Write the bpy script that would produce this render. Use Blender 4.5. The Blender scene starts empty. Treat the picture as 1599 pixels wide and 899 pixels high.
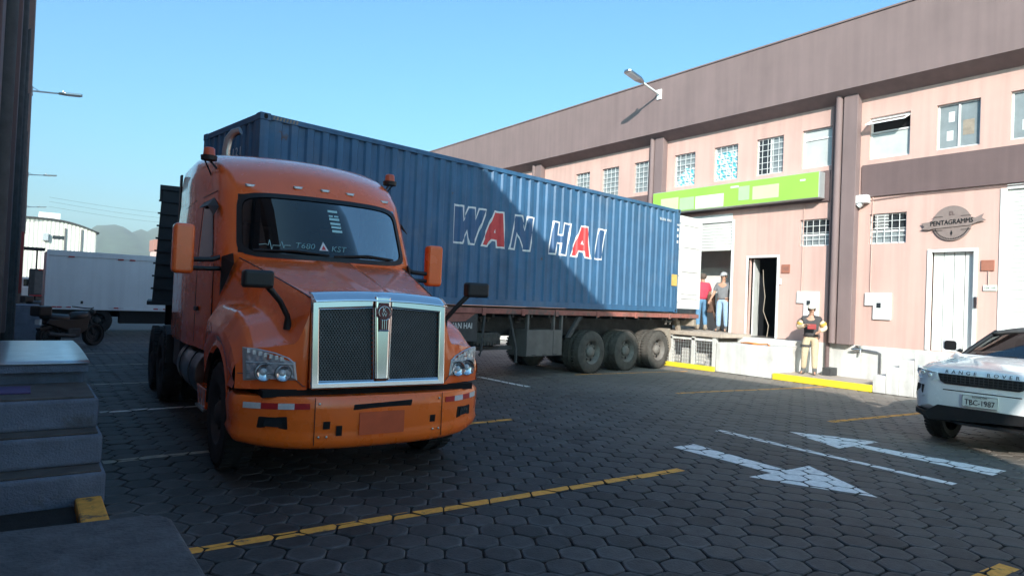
import bpy, bmesh, math, random
from mathutils import Vector, Matrix, Euler
random.seed(7)
PI = math.pi
R = math.radians
S = bpy.context.scene
C = S.collection

# ------------------------------------------------------------------ camera, sky, sun, exposure
cam_data = bpy.data.cameras.new('camera')
cam = bpy.data.objects.new('camera', cam_data); C.objects.link(cam)
cam_data.sensor_width = 36.0
cam_data.lens = 36.0 * 1033.0 / 1599.0
cam_data.clip_start = 0.05; cam_data.clip_end = 6000
_m = Matrix.Rotation(-0.6360, 3, 'Z') @ Matrix.Rotation(PI / 2 + 0.0190, 3, 'X') @ Matrix.Rotation(0.0426, 3, 'Z')
cam.matrix_world = Matrix.Translation((0, 0, 1.69)) @ _m.to_4x4()
S.camera = cam

SUN_TRAVEL = Vector((1.0, 1.02, -0.66)).normalized()
sun_elev = math.asin(-SUN_TRAVEL.z)
sun_from = math.atan2(-SUN_TRAVEL.x, -SUN_TRAVEL.y)          # clockwise from +Y
W = bpy.data.worlds.new('World'); S.world = W; W.use_nodes = True
wn = W.node_tree.nodes; wl = W.node_tree.links
sky = wn.new('ShaderNodeTexSky'); sky.sky_type = 'NISHITA'; sky.sun_disc = False
sky.sun_elevation = sun_elev; sky.sun_rotation = sun_from
sky.altitude = 0; sky.air_density = 1.3; sky.dust_density = 4.0; sky.ozone_density = 4.0
tint = wn.new('ShaderNodeMix'); tint.data_type = 'RGBA'; tint.blend_type = 'MULTIPLY'; tint.inputs['Factor'].default_value = 1.0
tint.inputs['B'].default_value = (0.47, 0.83, 0.96, 1)          # the clear cyan cast of the morning sky
wl.new(sky.outputs[0], tint.inputs['A'])
wl.new(tint.outputs['Result'], wn['Background'].inputs['Color'])
wn['Background'].inputs['Strength'].default_value = 0.15
sun_data = bpy.data.lights.new('sun', 'SUN'); sun_data.energy = 4.0; sun_data.angle = R(0.5); sun_data.color = (1.0, 0.94, 0.86)
sun = bpy.data.objects.new('sun', sun_data); C.objects.link(sun)
sun.rotation_euler = SUN_TRAVEL.to_track_quat('-Z', 'Y').to_euler()
S.view_settings.view_transform = 'Standard'; S.view_settings.look = 'None'
S.view_settings.exposure = 1.0; S.view_settings.gamma = 1.0

# ------------------------------------------------------------------ materials
def mat(name, col, rough=0.6, metal=0.0, var=0.18, scale=6.0, bump=0.0, bscale=60.0, spec=0.5, coat=0.0, streak=0.0):
    m = bpy.data.materials.new(name); m.use_nodes = True
    n = m.node_tree.nodes; l = m.node_tree.links; b = n['Principled BSDF']
    b.inputs['Roughness'].default_value = rough; b.inputs['Metallic'].default_value = metal
    b.inputs['Specular IOR Level'].default_value = spec; b.inputs['Coat Weight'].default_value = coat
    b.inputs['Coat Roughness'].default_value = 0.04
    geo = n.new('ShaderNodeNewGeometry')
    nz = n.new('ShaderNodeTexNoise'); nz.inputs['Scale'].default_value = scale; nz.inputs['Detail'].default_value = 6; nz.inputs['Roughness'].default_value = 0.65
    l.new(geo.outputs['Position'], nz.inputs['Vector'])
    ramp = n.new('ShaderNodeValToRGB')
    ramp.color_ramp.elements[0].position = 0.3; ramp.color_ramp.elements[1].position = 0.7
    ramp.color_ramp.elements[0].color = [c * (1 - var) for c in col] + [1]
    ramp.color_ramp.elements[1].color = [min(1, c * (1 + var)) for c in col] + [1]
    l.new(nz.outputs['Fac'], ramp.inputs['Fac'])
    out = ramp.outputs['Color']
    if streak > 0:
        mp = n.new('ShaderNodeMapping'); mp.inputs['Scale'].default_value = (2.5, 2.5, 0.12)
        l.new(geo.outputs['Position'], mp.inputs['Vector'])
        n2 = n.new('ShaderNodeTexNoise'); n2.inputs['Scale'].default_value = 2.2; n2.inputs['Detail'].default_value = 5
        l.new(mp.outputs[0], n2.inputs['Vector'])
        r2 = n.new('ShaderNodeValToRGB'); r2.color_ramp.elements[0].position = 0.35; r2.color_ramp.elements[1].position = 0.65
        v = 1 - streak
        r2.color_ramp.elements[0].color = (v, v, v, 1); r2.color_ramp.elements[1].color = (1, 1, 1, 1)
        l.new(n2.outputs['Fac'], r2.inputs['Fac'])
        mx = n.new('ShaderNodeMix'); mx.data_type = 'RGBA'; mx.blend_type = 'MULTIPLY'; mx.inputs['Factor'].default_value = 1
        l.new(out, mx.inputs['A']); l.new(r2.outputs['Color'], mx.inputs['B']); out = mx.outputs['Result']
    l.new(out, b.inputs['Base Color'])
    if coat > 0:
        ng = n.new('ShaderNodeTexNoise'); ng.inputs['Scale'].default_value = 5; ng.inputs['Detail'].default_value = 8
        l.new(geo.outputs['Position'], ng.inputs['Vector'])
        mg = n.new('ShaderNodeMapRange'); mg.inputs['From Min'].default_value = 0.35; mg.inputs['From Max'].default_value = 0.7; mg.inputs['To Min'].default_value = rough * .8; mg.inputs['To Max'].default_value = rough + 0.10
        l.new(ng.outputs['Fac'], mg.inputs['Value']); l.new(mg.outputs[0], b.inputs['Roughness'])
    if bump > 0:
        nb = n.new('ShaderNodeTexNoise'); nb.inputs['Scale'].default_value = bscale; nb.inputs['Detail'].default_value = 4
        l.new(geo.outputs['Position'], nb.inputs['Vector'])
        bp = n.new('ShaderNodeBump'); bp.inputs['Strength'].default_value = bump; bp.inputs['Distance'].default_value = 0.01
        l.new(nb.outputs['Fac'], bp.inputs['Height']); l.new(bp.outputs[0], b.inputs['Normal'])
    return m

def glass(name, tint, refl=0.06, rough=0.02, k=0.9):
    m = bpy.data.materials.new(name); m.use_nodes = True
    n = m.node_tree.nodes; l = m.node_tree.links
    n.remove(n['Principled BSDF']); o = n['Material Output']
    t = n.new('ShaderNodeBsdfTransparent'); t.inputs[0].default_value = tint + (1,)
    g = n.new('ShaderNodeBsdfGlossy'); g.inputs['Roughness'].default_value = rough
    lw = n.new('ShaderNodeLayerWeight'); lw.inputs[0].default_value = 0.35
    ma = n.new('ShaderNodeMath'); ma.operation = 'MULTIPLY_ADD'; ma.inputs[1].default_value = k; ma.inputs[2].default_value = refl
    ma.use_clamp = True
    l.new(lw.outputs['Fresnel'], ma.inputs[0])
    mx = n.new('ShaderNodeMixShader'); l.new(ma.outputs[0], mx.inputs[0]); l.new(t.outputs[0], mx.inputs[1]); l.new(g.outputs[0], mx.inputs[2])
    l.new(mx.outputs[0], o.inputs['Surface'])
    return m

M = dict(
    orange=mat('orange_paint', (0.97, 0.155, 0.026), 0.22, var=0.06, scale=3, coat=0.6),
    orange_bumper=mat('bumper_paint', (0.97, 0.165, 0.016), 0.3, var=0.05, scale=4, coat=0.5),
    mesh_wire=mat('grille_wire', (0.10, 0.105, 0.11), 0.45, 0.6, var=0.2, scale=9),
    chrome=mat('chrome', (0.72, 0.74, 0.76), 0.09, 1.0, var=0.04, scale=2),
    brushed=mat('brushed_steel', (0.45, 0.46, 0.47), 0.28, 1.0, var=0.12, scale=9),
    black=mat('black_plastic', (0.011, 0.011, 0.012), 0.5, var=0.2, scale=20),
    dark=mat('dark_void', (0.006, 0.006, 0.007), 0.9, var=0.1),  # near-black; also stands for shade in holes, slots and gaps
    rubber=mat('tyre_rubber', (0.022, 0.022, 0.023), 0.85, var=0.35, scale=14, bump=0.25, bscale=90),
    rubber_dusty=mat('dusty_tyre_rubber', (0.075, 0.068, 0.06), 0.95, var=0.35, scale=8, bump=0.3, bscale=80),
    rim=mat('dusty_rim', (0.16, 0.145, 0.13), 0.75, var=0.3, scale=10),
    navy=mat('container_blue', (0.036, 0.130, 0.255), 0.5, var=0.16, scale=2.2, streak=0.22, bump=0.06, bscale=25),
    navy_letter=mat('letter_blue', (0.03, 0.1, 0.22), 0.5, var=0.12),
    white_paint=mat('white_paint', (0.74, 0.74, 0.72), 0.5, var=0.06, scale=3),
    letter_white=mat('letter_white', (0.72, 0.72, 0.72), 0.55, var=0.08, scale=12),
    letter_red=mat('letter_red', (0.60, 0.055, 0.06), 0.55, var=0.12, scale=12),
    door_white=mat('door_white', (0.72, 0.72, 0.70), 0.55, var=0.06, scale=3, streak=0.1),
    chassis=mat('chassis_grey', (0.055, 0.055, 0.056), 0.75, var=0.35, scale=7, streak=0.15),
    toolbox=mat('toolbox_grey', (0.13, 0.125, 0.12), 0.6, var=0.18, scale=5, streak=0.15),
    rail_red=mat('faded_red_rail', (0.33, 0.12, 0.095), 0.8, var=0.35, scale=6, bump=0.3),
    dust=mat('dusty_beige_metal', (0.30, 0.25, 0.20), 0.9, var=0.25, scale=6),
    red=mat('red_plastic', (0.30, 0.03, 0.03), 0.5, var=0.15),
    tape_red=mat('tape_red', (0.48, 0.02, 0.025), 0.35, var=0.1, scale=30),
    tape_white=mat('tape_white', (0.62, 0.63, 0.65), 0.35, var=0.08, scale=30),
    badge_red=mat('badge_red', (0.13, 0.008, 0.012), 0.3, var=0.1),
    amber=mat('beacon_lens', (0.60, 0.10, 0.04), 0.3, var=0.1),
    lens=mat('lamp_lens', (0.80, 0.82, 0.84), 0.12, 0.1, var=0.12, scale=40),
    lamp_chrome=mat('lamp_reflector', (0.80, 0.82, 0.85), 0.18, 0.45, var=0.3, scale=40),
    pink=mat('pink_wall', (0.59, 0.385, 0.335), 0.85, var=0.06, scale=0.7, streak=0.13, bump=0.12, bscale=45),
    brown=mat('brown_parapet', (0.212, 0.150, 0.146), 0.8, var=0.08, scale=1.0, streak=0.11, bump=0.12, bscale=30),
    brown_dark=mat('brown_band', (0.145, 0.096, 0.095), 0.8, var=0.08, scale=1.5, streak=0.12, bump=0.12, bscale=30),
    plinth=mat('white_plinth', (0.66, 0.65, 0.62), 0.8, var=0.12, scale=2.0, streak=0.22, bump=0.15, bscale=30),
    concrete=mat('grey_concrete', (0.36, 0.34, 0.31), 0.9, var=0.2, scale=4, bump=0.3, bscale=50),
    walkway=mat('dusty_walkway', (0.42, 0.35, 0.29), 0.9, var=0.2, scale=5, bump=0.3, bscale=50),
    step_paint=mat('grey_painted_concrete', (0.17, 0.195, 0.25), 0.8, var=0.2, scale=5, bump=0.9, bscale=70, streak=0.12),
    tread=mat('worn_concrete_tread', (0.105, 0.09, 0.08), 0.9, var=0.35, scale=5, bump=0.7, bscale=60),
    slab=mat('rough_dark_slab', (0.085, 0.085, 0.09), 0.9, var=0.38, scale=7, bump=0.9, bscale=45),
    plate_steel=mat('tread_plate_steel', (0.55, 0.57, 0.58), 0.33, 0.85, var=0.15, scale=6, bump=0.25, bscale=70),
    yellow=mat('yellow_kerb_paint', (0.78, 0.60, 0.03), 0.7, var=0.1, scale=9, bump=0.2),
    line_yellow=mat('worn_yellow_line', (0.88, 0.37, 0.06), 0.8, var=0.22, scale=18),
    line_white=mat('worn_white_line', (0.80, 0.76, 0.73), 0.8, var=0.2, scale=16),
    line_pale=mat('faded_pale_line', (0.36, 0.32, 0.26), 0.85, var=0.3, scale=14),
    window_grey=mat('window_pane', (0.22, 0.25, 0.26), 0.06, var=0.25, scale=1.5),
    window_light=mat('pale_pane', (0.50, 0.52, 0.50), 0.08, var=0.14, scale=1.8),  # pale opaque pane colour
    window_dark=mat('dark_pane', (0.03, 0.035, 0.04), 0.05, var=0.2, scale=2),
    frame_white=mat('white_frame', (0.70, 0.70, 0.69), 0.5, var=0.05),
    frame_alu=mat('aluminium_frame', (0.50, 0.51, 0.52), 0.4, 0.4, var=0.06),
    teal=mat('teal_print', (0.10, 0.42, 0.50), 0.6, var=0.1),
    green=mat('green_sign_face', (0.30, 0.56, 0.085), 0.45, var=0.06, scale=1.2),
    green_pale=mat('pale_green_print', (0.55, 0.68, 0.36), 0.5, var=0.05),
    sign_white=mat('pale_print', (0.68, 0.72, 0.64), 0.5, var=0.04),
    sign_grey=mat('grey_green_print', (0.40, 0.52, 0.32), 0.5, var=0.05),
    rust_plate=mat('reddish_brown_plate', (0.34, 0.13, 0.085), 0.7, var=0.1, scale=15),
    emblem=mat('brown_sign_metal', (0.23, 0.175, 0.16), 0.6, var=0.12, scale=10),
    shutter=mat('white_shutter', (0.70, 0.70, 0.67), 0.55, var=0.05, scale=3),
    interior=mat('interior_wall', (0.74, 0.70, 0.66), 0.85, var=0.12, scale=1.5),
    brown_wood=mat('dark_brown_wood', (0.10, 0.05, 0.03), 0.7, var=0.3, scale=12),
    car_white=mat('car_white_paint', (0.76, 0.77, 0.78), 0.22, var=0.02, coat=0.7),
    plate_white=mat('plate_white', (0.66, 0.67, 0.64), 0.45, var=0.05),
    box_white=mat('box_truck_white', (0.80, 0.81, 0.82), 0.5, var=0.05, scale=1.0, streak=0.08),
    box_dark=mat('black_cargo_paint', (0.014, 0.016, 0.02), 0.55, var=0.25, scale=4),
    shed=mat('shed_sheet', (0.66, 0.63, 0.56), 0.6, var=0.06, scale=0.8, streak=0.15),
    hill=mat('wooded_hill', (0.045, 0.062, 0.04), 0.95, var=0.45, scale=0.05),
    leaf=mat('dark_foliage', (0.05, 0.07, 0.03), 0.9, var=0.4, scale=0.4),
    skin=mat('skin', (0.42, 0.23, 0.155), 0.6, var=0.08, scale=30),
    hair=mat('dark_hair', (0.02, 0.014, 0.012), 0.7, var=0.2, scale=40),
    hair_grey=mat('grey_brown_hair', (0.10, 0.075, 0.06), 0.8, var=0.2, scale=40),
    jacket=mat('charcoal_jacket', (0.055, 0.05, 0.052), 0.85, var=0.2, scale=20),
    sleeve=mat('tan_sleeve', (0.62, 0.50, 0.36), 0.85, var=0.12, scale=15),
    sleeve_band=mat('ochre_sleeve_band', (0.50, 0.30, 0.06), 0.85, var=0.12, scale=15),
    tan=mat('tan_trousers', (0.50, 0.40, 0.27), 0.9, var=0.12, scale=15, bump=0.3),
    boot=mat('grey_boot', (0.10, 0.095, 0.09), 0.8, var=0.2, scale=20),
    cap=mat('pale_cap', (0.60, 0.55, 0.46), 0.85, var=0.08, scale=20),
    cap_grey=mat('grey_cap', (0.34, 0.34, 0.35), 0.85, var=0.1, scale=20),
    red_shirt=mat('crimson_shirt', (0.52, 0.05, 0.09), 0.85, var=0.12, scale=15),
    grey_shirt=mat('grey_shirt', (0.16, 0.16, 0.17), 0.85, var=0.1, scale=15),
    navy_cloth=mat('dark_cloth', (0.018, 0.02, 0.028), 0.9, var=0.2, scale=15),
    jeans=mat('blue_jeans', (0.11, 0.24, 0.40), 0.9, var=0.15, scale=15),
    jeans_pale=mat('pale_jeans', (0.28, 0.40, 0.55), 0.9, var=0.12, scale=15),
    seat=mat('seat_fabric', (0.05, 0.05, 0.055), 0.9, var=0.2),
    seat_red=mat('reddish_headrest', (0.30, 0.03, 0.03), 0.9, var=0.2),
    orange_cable=mat('orange_cable', (0.60, 0.20, 0.05), 0.7),
    wire=mat('wire_black', (0.02, 0.02, 0.022), 0.7),
    red_wall=mat('red_sign_paint', (0.22, 0.025, 0.022), 0.6, var=0.15, scale=2),
    purple=mat('purple_mat', (0.10, 0.07, 0.17), 0.9, var=0.2),
    sticker=mat('windscreen_sticker', (0.40, 0.66, 0.68), 0.5, var=0.05),
)
M['windscreen'] = glass('windscreen_glass', (0.13, 0.25, 0.32), 0.04, k=0.45)
M['lamp_glass'] = glass('lamp_glass', (0.88, 0.92, 0.95), 0.05, k=0.3)
M['car_glass'] = glass('car_glass', (0.30, 0.32, 0.32), 0.12)
M['dark_glass'] = mat('tinted_glass', (0.006, 0.008, 0.01), 0.04, var=0.1, spec=0.7)

def add_patches(m, col, scale, lo, hi, amount=1.0):
    # blotches of another colour (rust, dirt) with a shape of their own
    n = m.node_tree.nodes; l = m.node_tree.links; b = n['Principled BSDF']; src = b.inputs['Base Color'].links[0].from_socket
    geo = n.new('ShaderNodeNewGeometry'); nz = n.new('ShaderNodeTexNoise'); nz.inputs['Scale'].default_value = scale; nz.inputs['Detail'].default_value = 9; nz.inputs['Roughness'].default_value = 0.7
    l.new(geo.outputs['Position'], nz.inputs['Vector'])
    mr = n.new('ShaderNodeMapRange'); mr.inputs['From Min'].default_value = lo; mr.inputs['From Max'].default_value = hi; mr.inputs['To Max'].default_value = amount
    l.new(nz.outputs['Fac'], mr.inputs['Value'])
    mx = n.new('ShaderNodeMix'); mx.data_type = 'RGBA'; mx.inputs['B'].default_value = col + (1,)
    l.new(mr.outputs[0], mx.inputs['Factor']); l.new(src, mx.inputs['A']); l.new(mx.outputs['Result'], b.inputs['Base Color'])
add_patches(M['navy'], (0.10, 0.045, 0.02), 2.3, 0.66, 0.70, 0.8)
add_patches(M['navy'], (0.16, 0.20, 0.26), 0.9, 0.52, 0.75, 0.5)
add_patches(M['plinth'], (0.36, 0.32, 0.27), 1.3, 0.55, 0.7, 0.5)
add_patches(M['step_paint'], (0.09, 0.085, 0.08), 2.2, 0.56, 0.66, 0.7)
add_patches(M['slab'], (0.15, 0.15, 0.15), 2.0, 0.55, 0.68, 0.7)
add_patches(M['line_yellow'], (0.10, 0.085, 0.07), 7.0, 0.57, 0.63, 0.8)
add_patches(M['line_white'], (0.12, 0.115, 0.11), 6.0, 0.60, 0.66, 0.7)
add_patches(M['orange_bumper'], (0.35, 0.12, 0.04), 3.0, 0.58, 0.75, 0.35)
add_patches(M['rail_red'], (0.12, 0.10, 0.09), 3.0, 0.52, 0.6, 0.8)
# paver material: tone differs from stone to stone, paler worn rim
def paver_material():
    m = bpy.data.materials.new('hexagonal_paver'); m.use_nodes = True
    n = m.node_tree.nodes; l = m.node_tree.links; b = n['Principled BSDF']
    geo = n.new('ShaderNodeNewGeometry'); oi = n.new('ShaderNodeObjectInfo')
    ad = n.new('ShaderNodeMath'); ad.operation = 'ADD'
    l.new(geo.outputs['Random Per Island'], ad.inputs[0]); l.new(oi.outputs['Random'], ad.inputs[1])
    fr = n.new('ShaderNodeMath'); fr.operation = 'FRACT'; l.new(ad.outputs[0], fr.inputs[0])
    rp = n.new('ShaderNodeValToRGB')
    rp.color_ramp.elements[0].color = (0.034, 0.033, 0.034, 1); rp.color_ramp.elements[1].color = (0.074, 0.071, 0.072, 1)
    e = rp.color_ramp.elements.new(0.13); e.color = (0.046, 0.044, 0.045, 1)
    l.new(fr.outputs[0], rp.inputs['Fac'])
    nz = n.new('ShaderNodeTexNoise'); nz.inputs['Scale'].default_value = 9; nz.inputs['Detail'].default_value = 8; nz.inputs['Roughness'].default_value = 0.7
    l.new(geo.outputs['Position'], nz.inputs['Vector'])
    r2 = n.new('ShaderNodeValToRGB'); r2.color_ramp.elements[0].position = 0.3; r2.color_ramp.elements[1].position = 0.72
    r2.color_ramp.elements[0].color = (0.62, 0.60, 0.58, 1); r2.color_ramp.elements[1].color = (1.25, 1.25, 1.25, 1)
    l.new(nz.outputs['Fac'], r2.inputs['Fac'])
    mx = n.new('ShaderNodeMix'); mx.data_type = 'RGBA'; mx.blend_type = 'MULTIPLY'; mx.inputs['Factor'].default_value = 1
    l.new(rp.outputs['Color'], mx.inputs['A']); l.new(r2.outputs['Color'], mx.inputs['B'])
    # big soft stains and a pale dusty tyre track
    n3 = n.new('ShaderNodeTexNoise'); n3.inputs['Scale'].default_value = 0.55; n3.inputs['Detail'].default_value = 5
    l.new(geo.outputs['Position'], n3.inputs['Vector'])
    r3 = n.new('ShaderNodeValToRGB'); r3.color_ramp.elements[0].position = 0.35; r3.color_ramp.elements[1].position = 0.68
    r3.color_ramp.elements[0].color = (0.72, 0.72, 0.72, 1); r3.color_ramp.elements[1].color = (1.15, 1.13, 1.1, 1)
    l.new(n3.outputs['Fac'], r3.inputs['Fac'])
    m2 = n.new('ShaderNodeMix'); m2.data_type = 'RGBA'; m2.blend_type = 'MULTIPLY'; m2.inputs['Factor'].default_value = 1
    l.new(mx.outputs['Result'], m2.inputs['A']); l.new(r3.outputs['Color'], m2.inputs['B'])
    # paler worn rim on some stones
    at = n.new('ShaderNodeAttribute'); at.attribute_name = 'rim'
    n4 = n.new('ShaderNodeTexNoise'); n4.inputs['Scale'].default_value = 3.5; n4.inputs['Detail'].default_value = 4
    l.new(geo.outputs['Position'], n4.inputs['Vector'])
    mr = n.new('ShaderNodeMapRange'); mr.inputs['From Min'].default_value = 0.45; mr.inputs['From Max'].default_value = 0.65; mr.inputs['To Min'].default_value = 0.1; mr.inputs['To Max'].default_value = 1.0
    l.new(n4.outputs['Fac'], mr.inputs['Value'])
    mm = n.new('ShaderNodeMath'); mm.operation = 'MULTIPLY'; l.new(at.outputs['Fac'], mm.inputs[0]); l.new(mr.outputs[0], mm.inputs[1])
    m3 = n.new('ShaderNodeMix'); m3.data_type = 'RGBA'; m3.blend_type = 'ADD'; m3.inputs['B'].default_value = (0.05, 0.05, 0.052, 1)
    l.new(mm.outputs[0], m3.inputs['Factor']); l.new(m2.outputs['Result'], m3.inputs['A'])
    # beige dust rising to the right kerb; its tone also paints sunlit brightness
    sx = n.new('ShaderNodeSeparateXYZ'); l.new(geo.outputs['Position'], sx.inputs[0])
    dr = n.new('ShaderNodeMapRange'); dr.inputs['From Min'].default_value = 4.0; dr.inputs['From Max'].default_value = 16.0; dr.inputs['To Min'].default_value = 0.0; dr.inputs['To Max'].default_value = 0.85
    dr.interpolation_type = 'SMOOTHSTEP'
    l.new(sx.outputs['X'], dr.inputs['Value'])
    dm = n.new('ShaderNodeMath'); dm.operation = 'MULTIPLY'; l.new(dr.outputs[0], dm.inputs[0]); l.new(r3.outputs['Color'], dm.inputs[1]); dm.use_clamp = True
    m4 = n.new('ShaderNodeMix'); m4.data_type = 'RGBA'; m4.inputs['B'].default_value = (0.26, 0.225, 0.19, 1)
    l.new(dm.outputs[0], m4.inputs['Factor']); l.new(m3.outputs['Result'], m4.inputs['A'])
    l.new(m4.outputs['Result'], b.inputs['Base Color'])
    b.inputs['Roughness'].default_value = 0.68; b.inputs['Specular IOR Level'].default_value = 0.4
    nb = n.new('ShaderNodeTexNoise'); nb.inputs['Scale'].default_value = 60; nb.inputs['Detail'].default_value = 6
    l.new(geo.outputs['Position'], nb.inputs['Vector'])
    bp = n.new('ShaderNodeBump'); bp.inputs['Strength'].default_value = 0.5; bp.inputs['Distance'].default_value = 0.01
    l.new(nb.outputs['Fac'], bp.inputs['Height']); l.new(bp.outputs[0], b.inputs['Normal'])
    return m
M['paver'] = paver_material()
M['joint'] = mat('joint_soil', (0.016, 0.014, 0.012), 0.95, var=0.4, scale=12, bump=0.6, bscale=80)

# ------------------------------------------------------------------ mesh helpers
class MB:
    def __init__(s): s.v = []; s.f = []; s.mi = []
    def add(s, vs, fs, mi=0):
        o = len(s.v); s.v += [tuple(p) for p in vs]
        for f in fs: s.f.append([i + o for i in f]); s.mi.append(mi)
        return s
    def quad(s, a, b, c, d, mi=0): return s.add([a, b, c, d], [(0, 1, 2, 3)], mi)
    def poly(s, pts, mi=0): return s.add(pts, [tuple(range(len(pts)))], mi)
    def box(s, x0, x1, y0, y1, z0, z1, mi=0):
        vs = [(x, y, z) for z in (z0, z1) for y in (y0, y1) for x in (x0, x1)]
        return s.add(vs, [(0, 2, 3, 1), (4, 5, 7, 6), (0, 1, 5, 4), (2, 6, 7, 3), (0, 4, 6, 2), (1, 3, 7, 5)], mi)
    def prism(s, pts, d, mi=0):          # polygon in 3D pushed along vector d
        n = len(pts); d = Vector(d); q = [tuple(Vector(p) + d) for p in pts]
        fs = [tuple(range(n))[::-1], tuple(range(n, 2 * n))] + [(i, (i + 1) % n, n + (i + 1) % n, n + i) for i in range(n)]
        return s.add(list(pts) + q, fs, mi)
    def tube(s, path, r, n=8, cap=True, mi=0):
        path = [Vector(p) for p in path]; rs = r if isinstance(r, (list, tuple)) else [r] * len(path)
        vs = []; fs = []; prev = None
        for i, p in enumerate(path):
            t = (path[min(i + 1, len(path) - 1)] - path[max(i - 1, 0)]).normalized()
            if prev is None:
                u = t.orthogonal().normalized()
            else:
                u = (prev - t * prev.dot(t)).normalized()
            prev = u; w = t.cross(u)
            for k in range(n):
                a = 2 * PI * k / n; vs.append(p + (u * math.cos(a) + w * math.sin(a)) * rs[i])
        for i in range(len(path) - 1):
            for k in range(n): fs.append((i * n + k, i * n + (k + 1) % n, (i + 1) * n + (k + 1) % n, (i + 1) * n + k))
        if cap: fs.append(tuple(range(n))[::-1]); fs.append(tuple(range((len(path) - 1) * n, len(path) * n)))
        return s.add(vs, fs, mi)
    def lathe(s, prof, c, axis, n=28, mi=0):  # prof: list of (radius, offset along axis)
        c = Vector(c); ax = Vector(axis).normalized(); u = ax.orthogonal().normalized(); w = ax.cross(u); vs = []; fs = []
        for (r, o) in prof:
            for k in range(n):
                a = 2 * PI * k / n; vs.append(c + ax * o + (u * math.cos(a) + w * math.sin(a)) * r)
        for i in range(len(prof) - 1):
            for k in range(n): fs.append((i * n + k, i * n + (k + 1) % n, (i + 1) * n + (k + 1) % n, (i + 1) * n + k))
        return s.add(vs, fs, mi)
    def grid(s, fn, nu, nv, mi=0, skip=None):
        vs = [fn(i / nu, j / nv) for j in range(nv + 1) for i in range(nu + 1)]; fs = []
        for j in range(nv):
            for i in range(nu):
                if skip and skip(i, j): continue
                a = j * (nu + 1) + i; fs.append((a, a + 1, a + nu + 2, a + nu + 1))
        return s.add(vs, fs, mi)
    def mesh(s, name, mats, smooth=False, fix=True):
        me = bpy.data.meshes.new(name); me.from_pydata([tuple(v) for v in s.v], [], s.f); me.update()
        for m in (mats if isinstance(mats, (list, tuple)) else [mats]): me.materials.append(m)
        for p, k in zip(me.polygons, s.mi): p.material_index = k
        if fix:
            bm = bmesh.new(); bm.from_mesh(me); bmesh.ops.remove_doubles(bm, verts=bm.verts, dist=1e-5)
            bmesh.ops.recalc_face_normals(bm, faces=bm.faces); bm.to_mesh(me); bm.free()
        if smooth:
            for p in me.polygons: p.use_smooth = True
        return me
    def build(s, name, mats, parent=None, bevel=0.0, smooth=False, seg=2, fix=True, thick=0.0, auto=None):
        o = bpy.data.objects.new(name, s.mesh(name, mats, smooth or bool(auto), fix)); C.objects.link(o)
        if parent is not None: o.parent = parent
        if auto:
            o.data.set_sharp_from_angle(angle=R(auto))
        if thick:
            md = o.modifiers.new('thickness', 'SOLIDIFY'); md.thickness = thick; md.offset = -1
        if bevel > 0:
            md = o.modifiers.new('bevel', 'BEVEL'); md.width = bevel; md.segments = seg; md.limit_method = 'ANGLE'; md.angle_limit = R(35)
        return o

def tag(o, label=None, cat=None, group=None, kind=None):
    if label: o['label'] = label
    if cat: o['category'] = cat
    if group: o['group'] = group
    if kind: o['kind'] = kind
    return o
def thing(name, loc, rz, label, cat, group=None):
    o = bpy.data.objects.new(name, None); C.objects.link(o); o.location = loc; o.rotation_euler = (0, 0, rz); o.empty_display_size = 0.2
    return tag(o, label, cat, group)
def kids(o): return [c for c in bpy.data.objects if c.parent == o]
def copy_tree(o, parent=None):
    c = o.copy(); C.objects.link(c)
    if parent is not None: c.parent = parent
    for ch in kids(o): copy_tree(ch, c)
    return c
def sm(a, b, x):
    t = max(0.0, min(1.0, (x - a) / (b - a))); return t * t * (3 - 2 * t)
def ip(tab, x):
    if x <= tab[0][0]: return tab[0][1]
    for (a, p), (b, q) in zip(tab, tab[1:]):
        if x <= b: return p + (q - p) * (x - a) / (b - a)
    return tab[-1][1]
def text_mesh(txt, size, depth, fn, mats, name, parent, spacing=1.0, align='CENTER', width=1.0, shear=0.0):
    """lettering as a flat raised mesh; fn maps text plane (x, y, z) to the parent's space"""
    cu = bpy.data.curves.new(name, 'FONT'); cu.body = txt; cu.size = size; cu.extrude = depth; cu.align_x = align; cu.align_y = 'CENTER'
    cu.space_character = spacing; cu.resolution_u = 3; cu.shear = shear
    t = bpy.data.objects.new(name, cu); me = bpy.data.meshes.new_from_object(t); bpy.data.objects.remove(t)
    for v in me.vertices: v.co = Vector(fn(v.co.x * width, v.co.y, v.co.z))
    me.materials.clear(); me.materials.append(mats)
    o = bpy.data.objects.new(name, me); C.objects.link(o); o.parent = parent
    return o
def rounded(cx, cy, hw, hh, r, n=4):
    pts = []
    for (sx, sy, a0) in ((1, 1, 0), (-1, 1, PI / 2), (-1, -1, PI), (1, -1, 3 * PI / 2)):
        for k in range(n + 1):
            a = a0 + PI / 2 * k / n; pts.append((cx + sx * (hw - r) + r * math.cos(a), cy + sy * (hh - r) + r * math.sin(a)))
    return pts

# ------------------------------------------------------------------ ground
g = MB().grid(lambda u, v: (-900 + 2700 * u, -300 + 1540 * v, -0.03), 12, 12)  # unseen ground beyond the yard, coloured pale to bounce light onto shaded fronts
ground = tag(g.build('ground', M['concrete']), 'dark grey yard of hexagonal pavers between two warehouses', None, None, 'structure')

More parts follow.
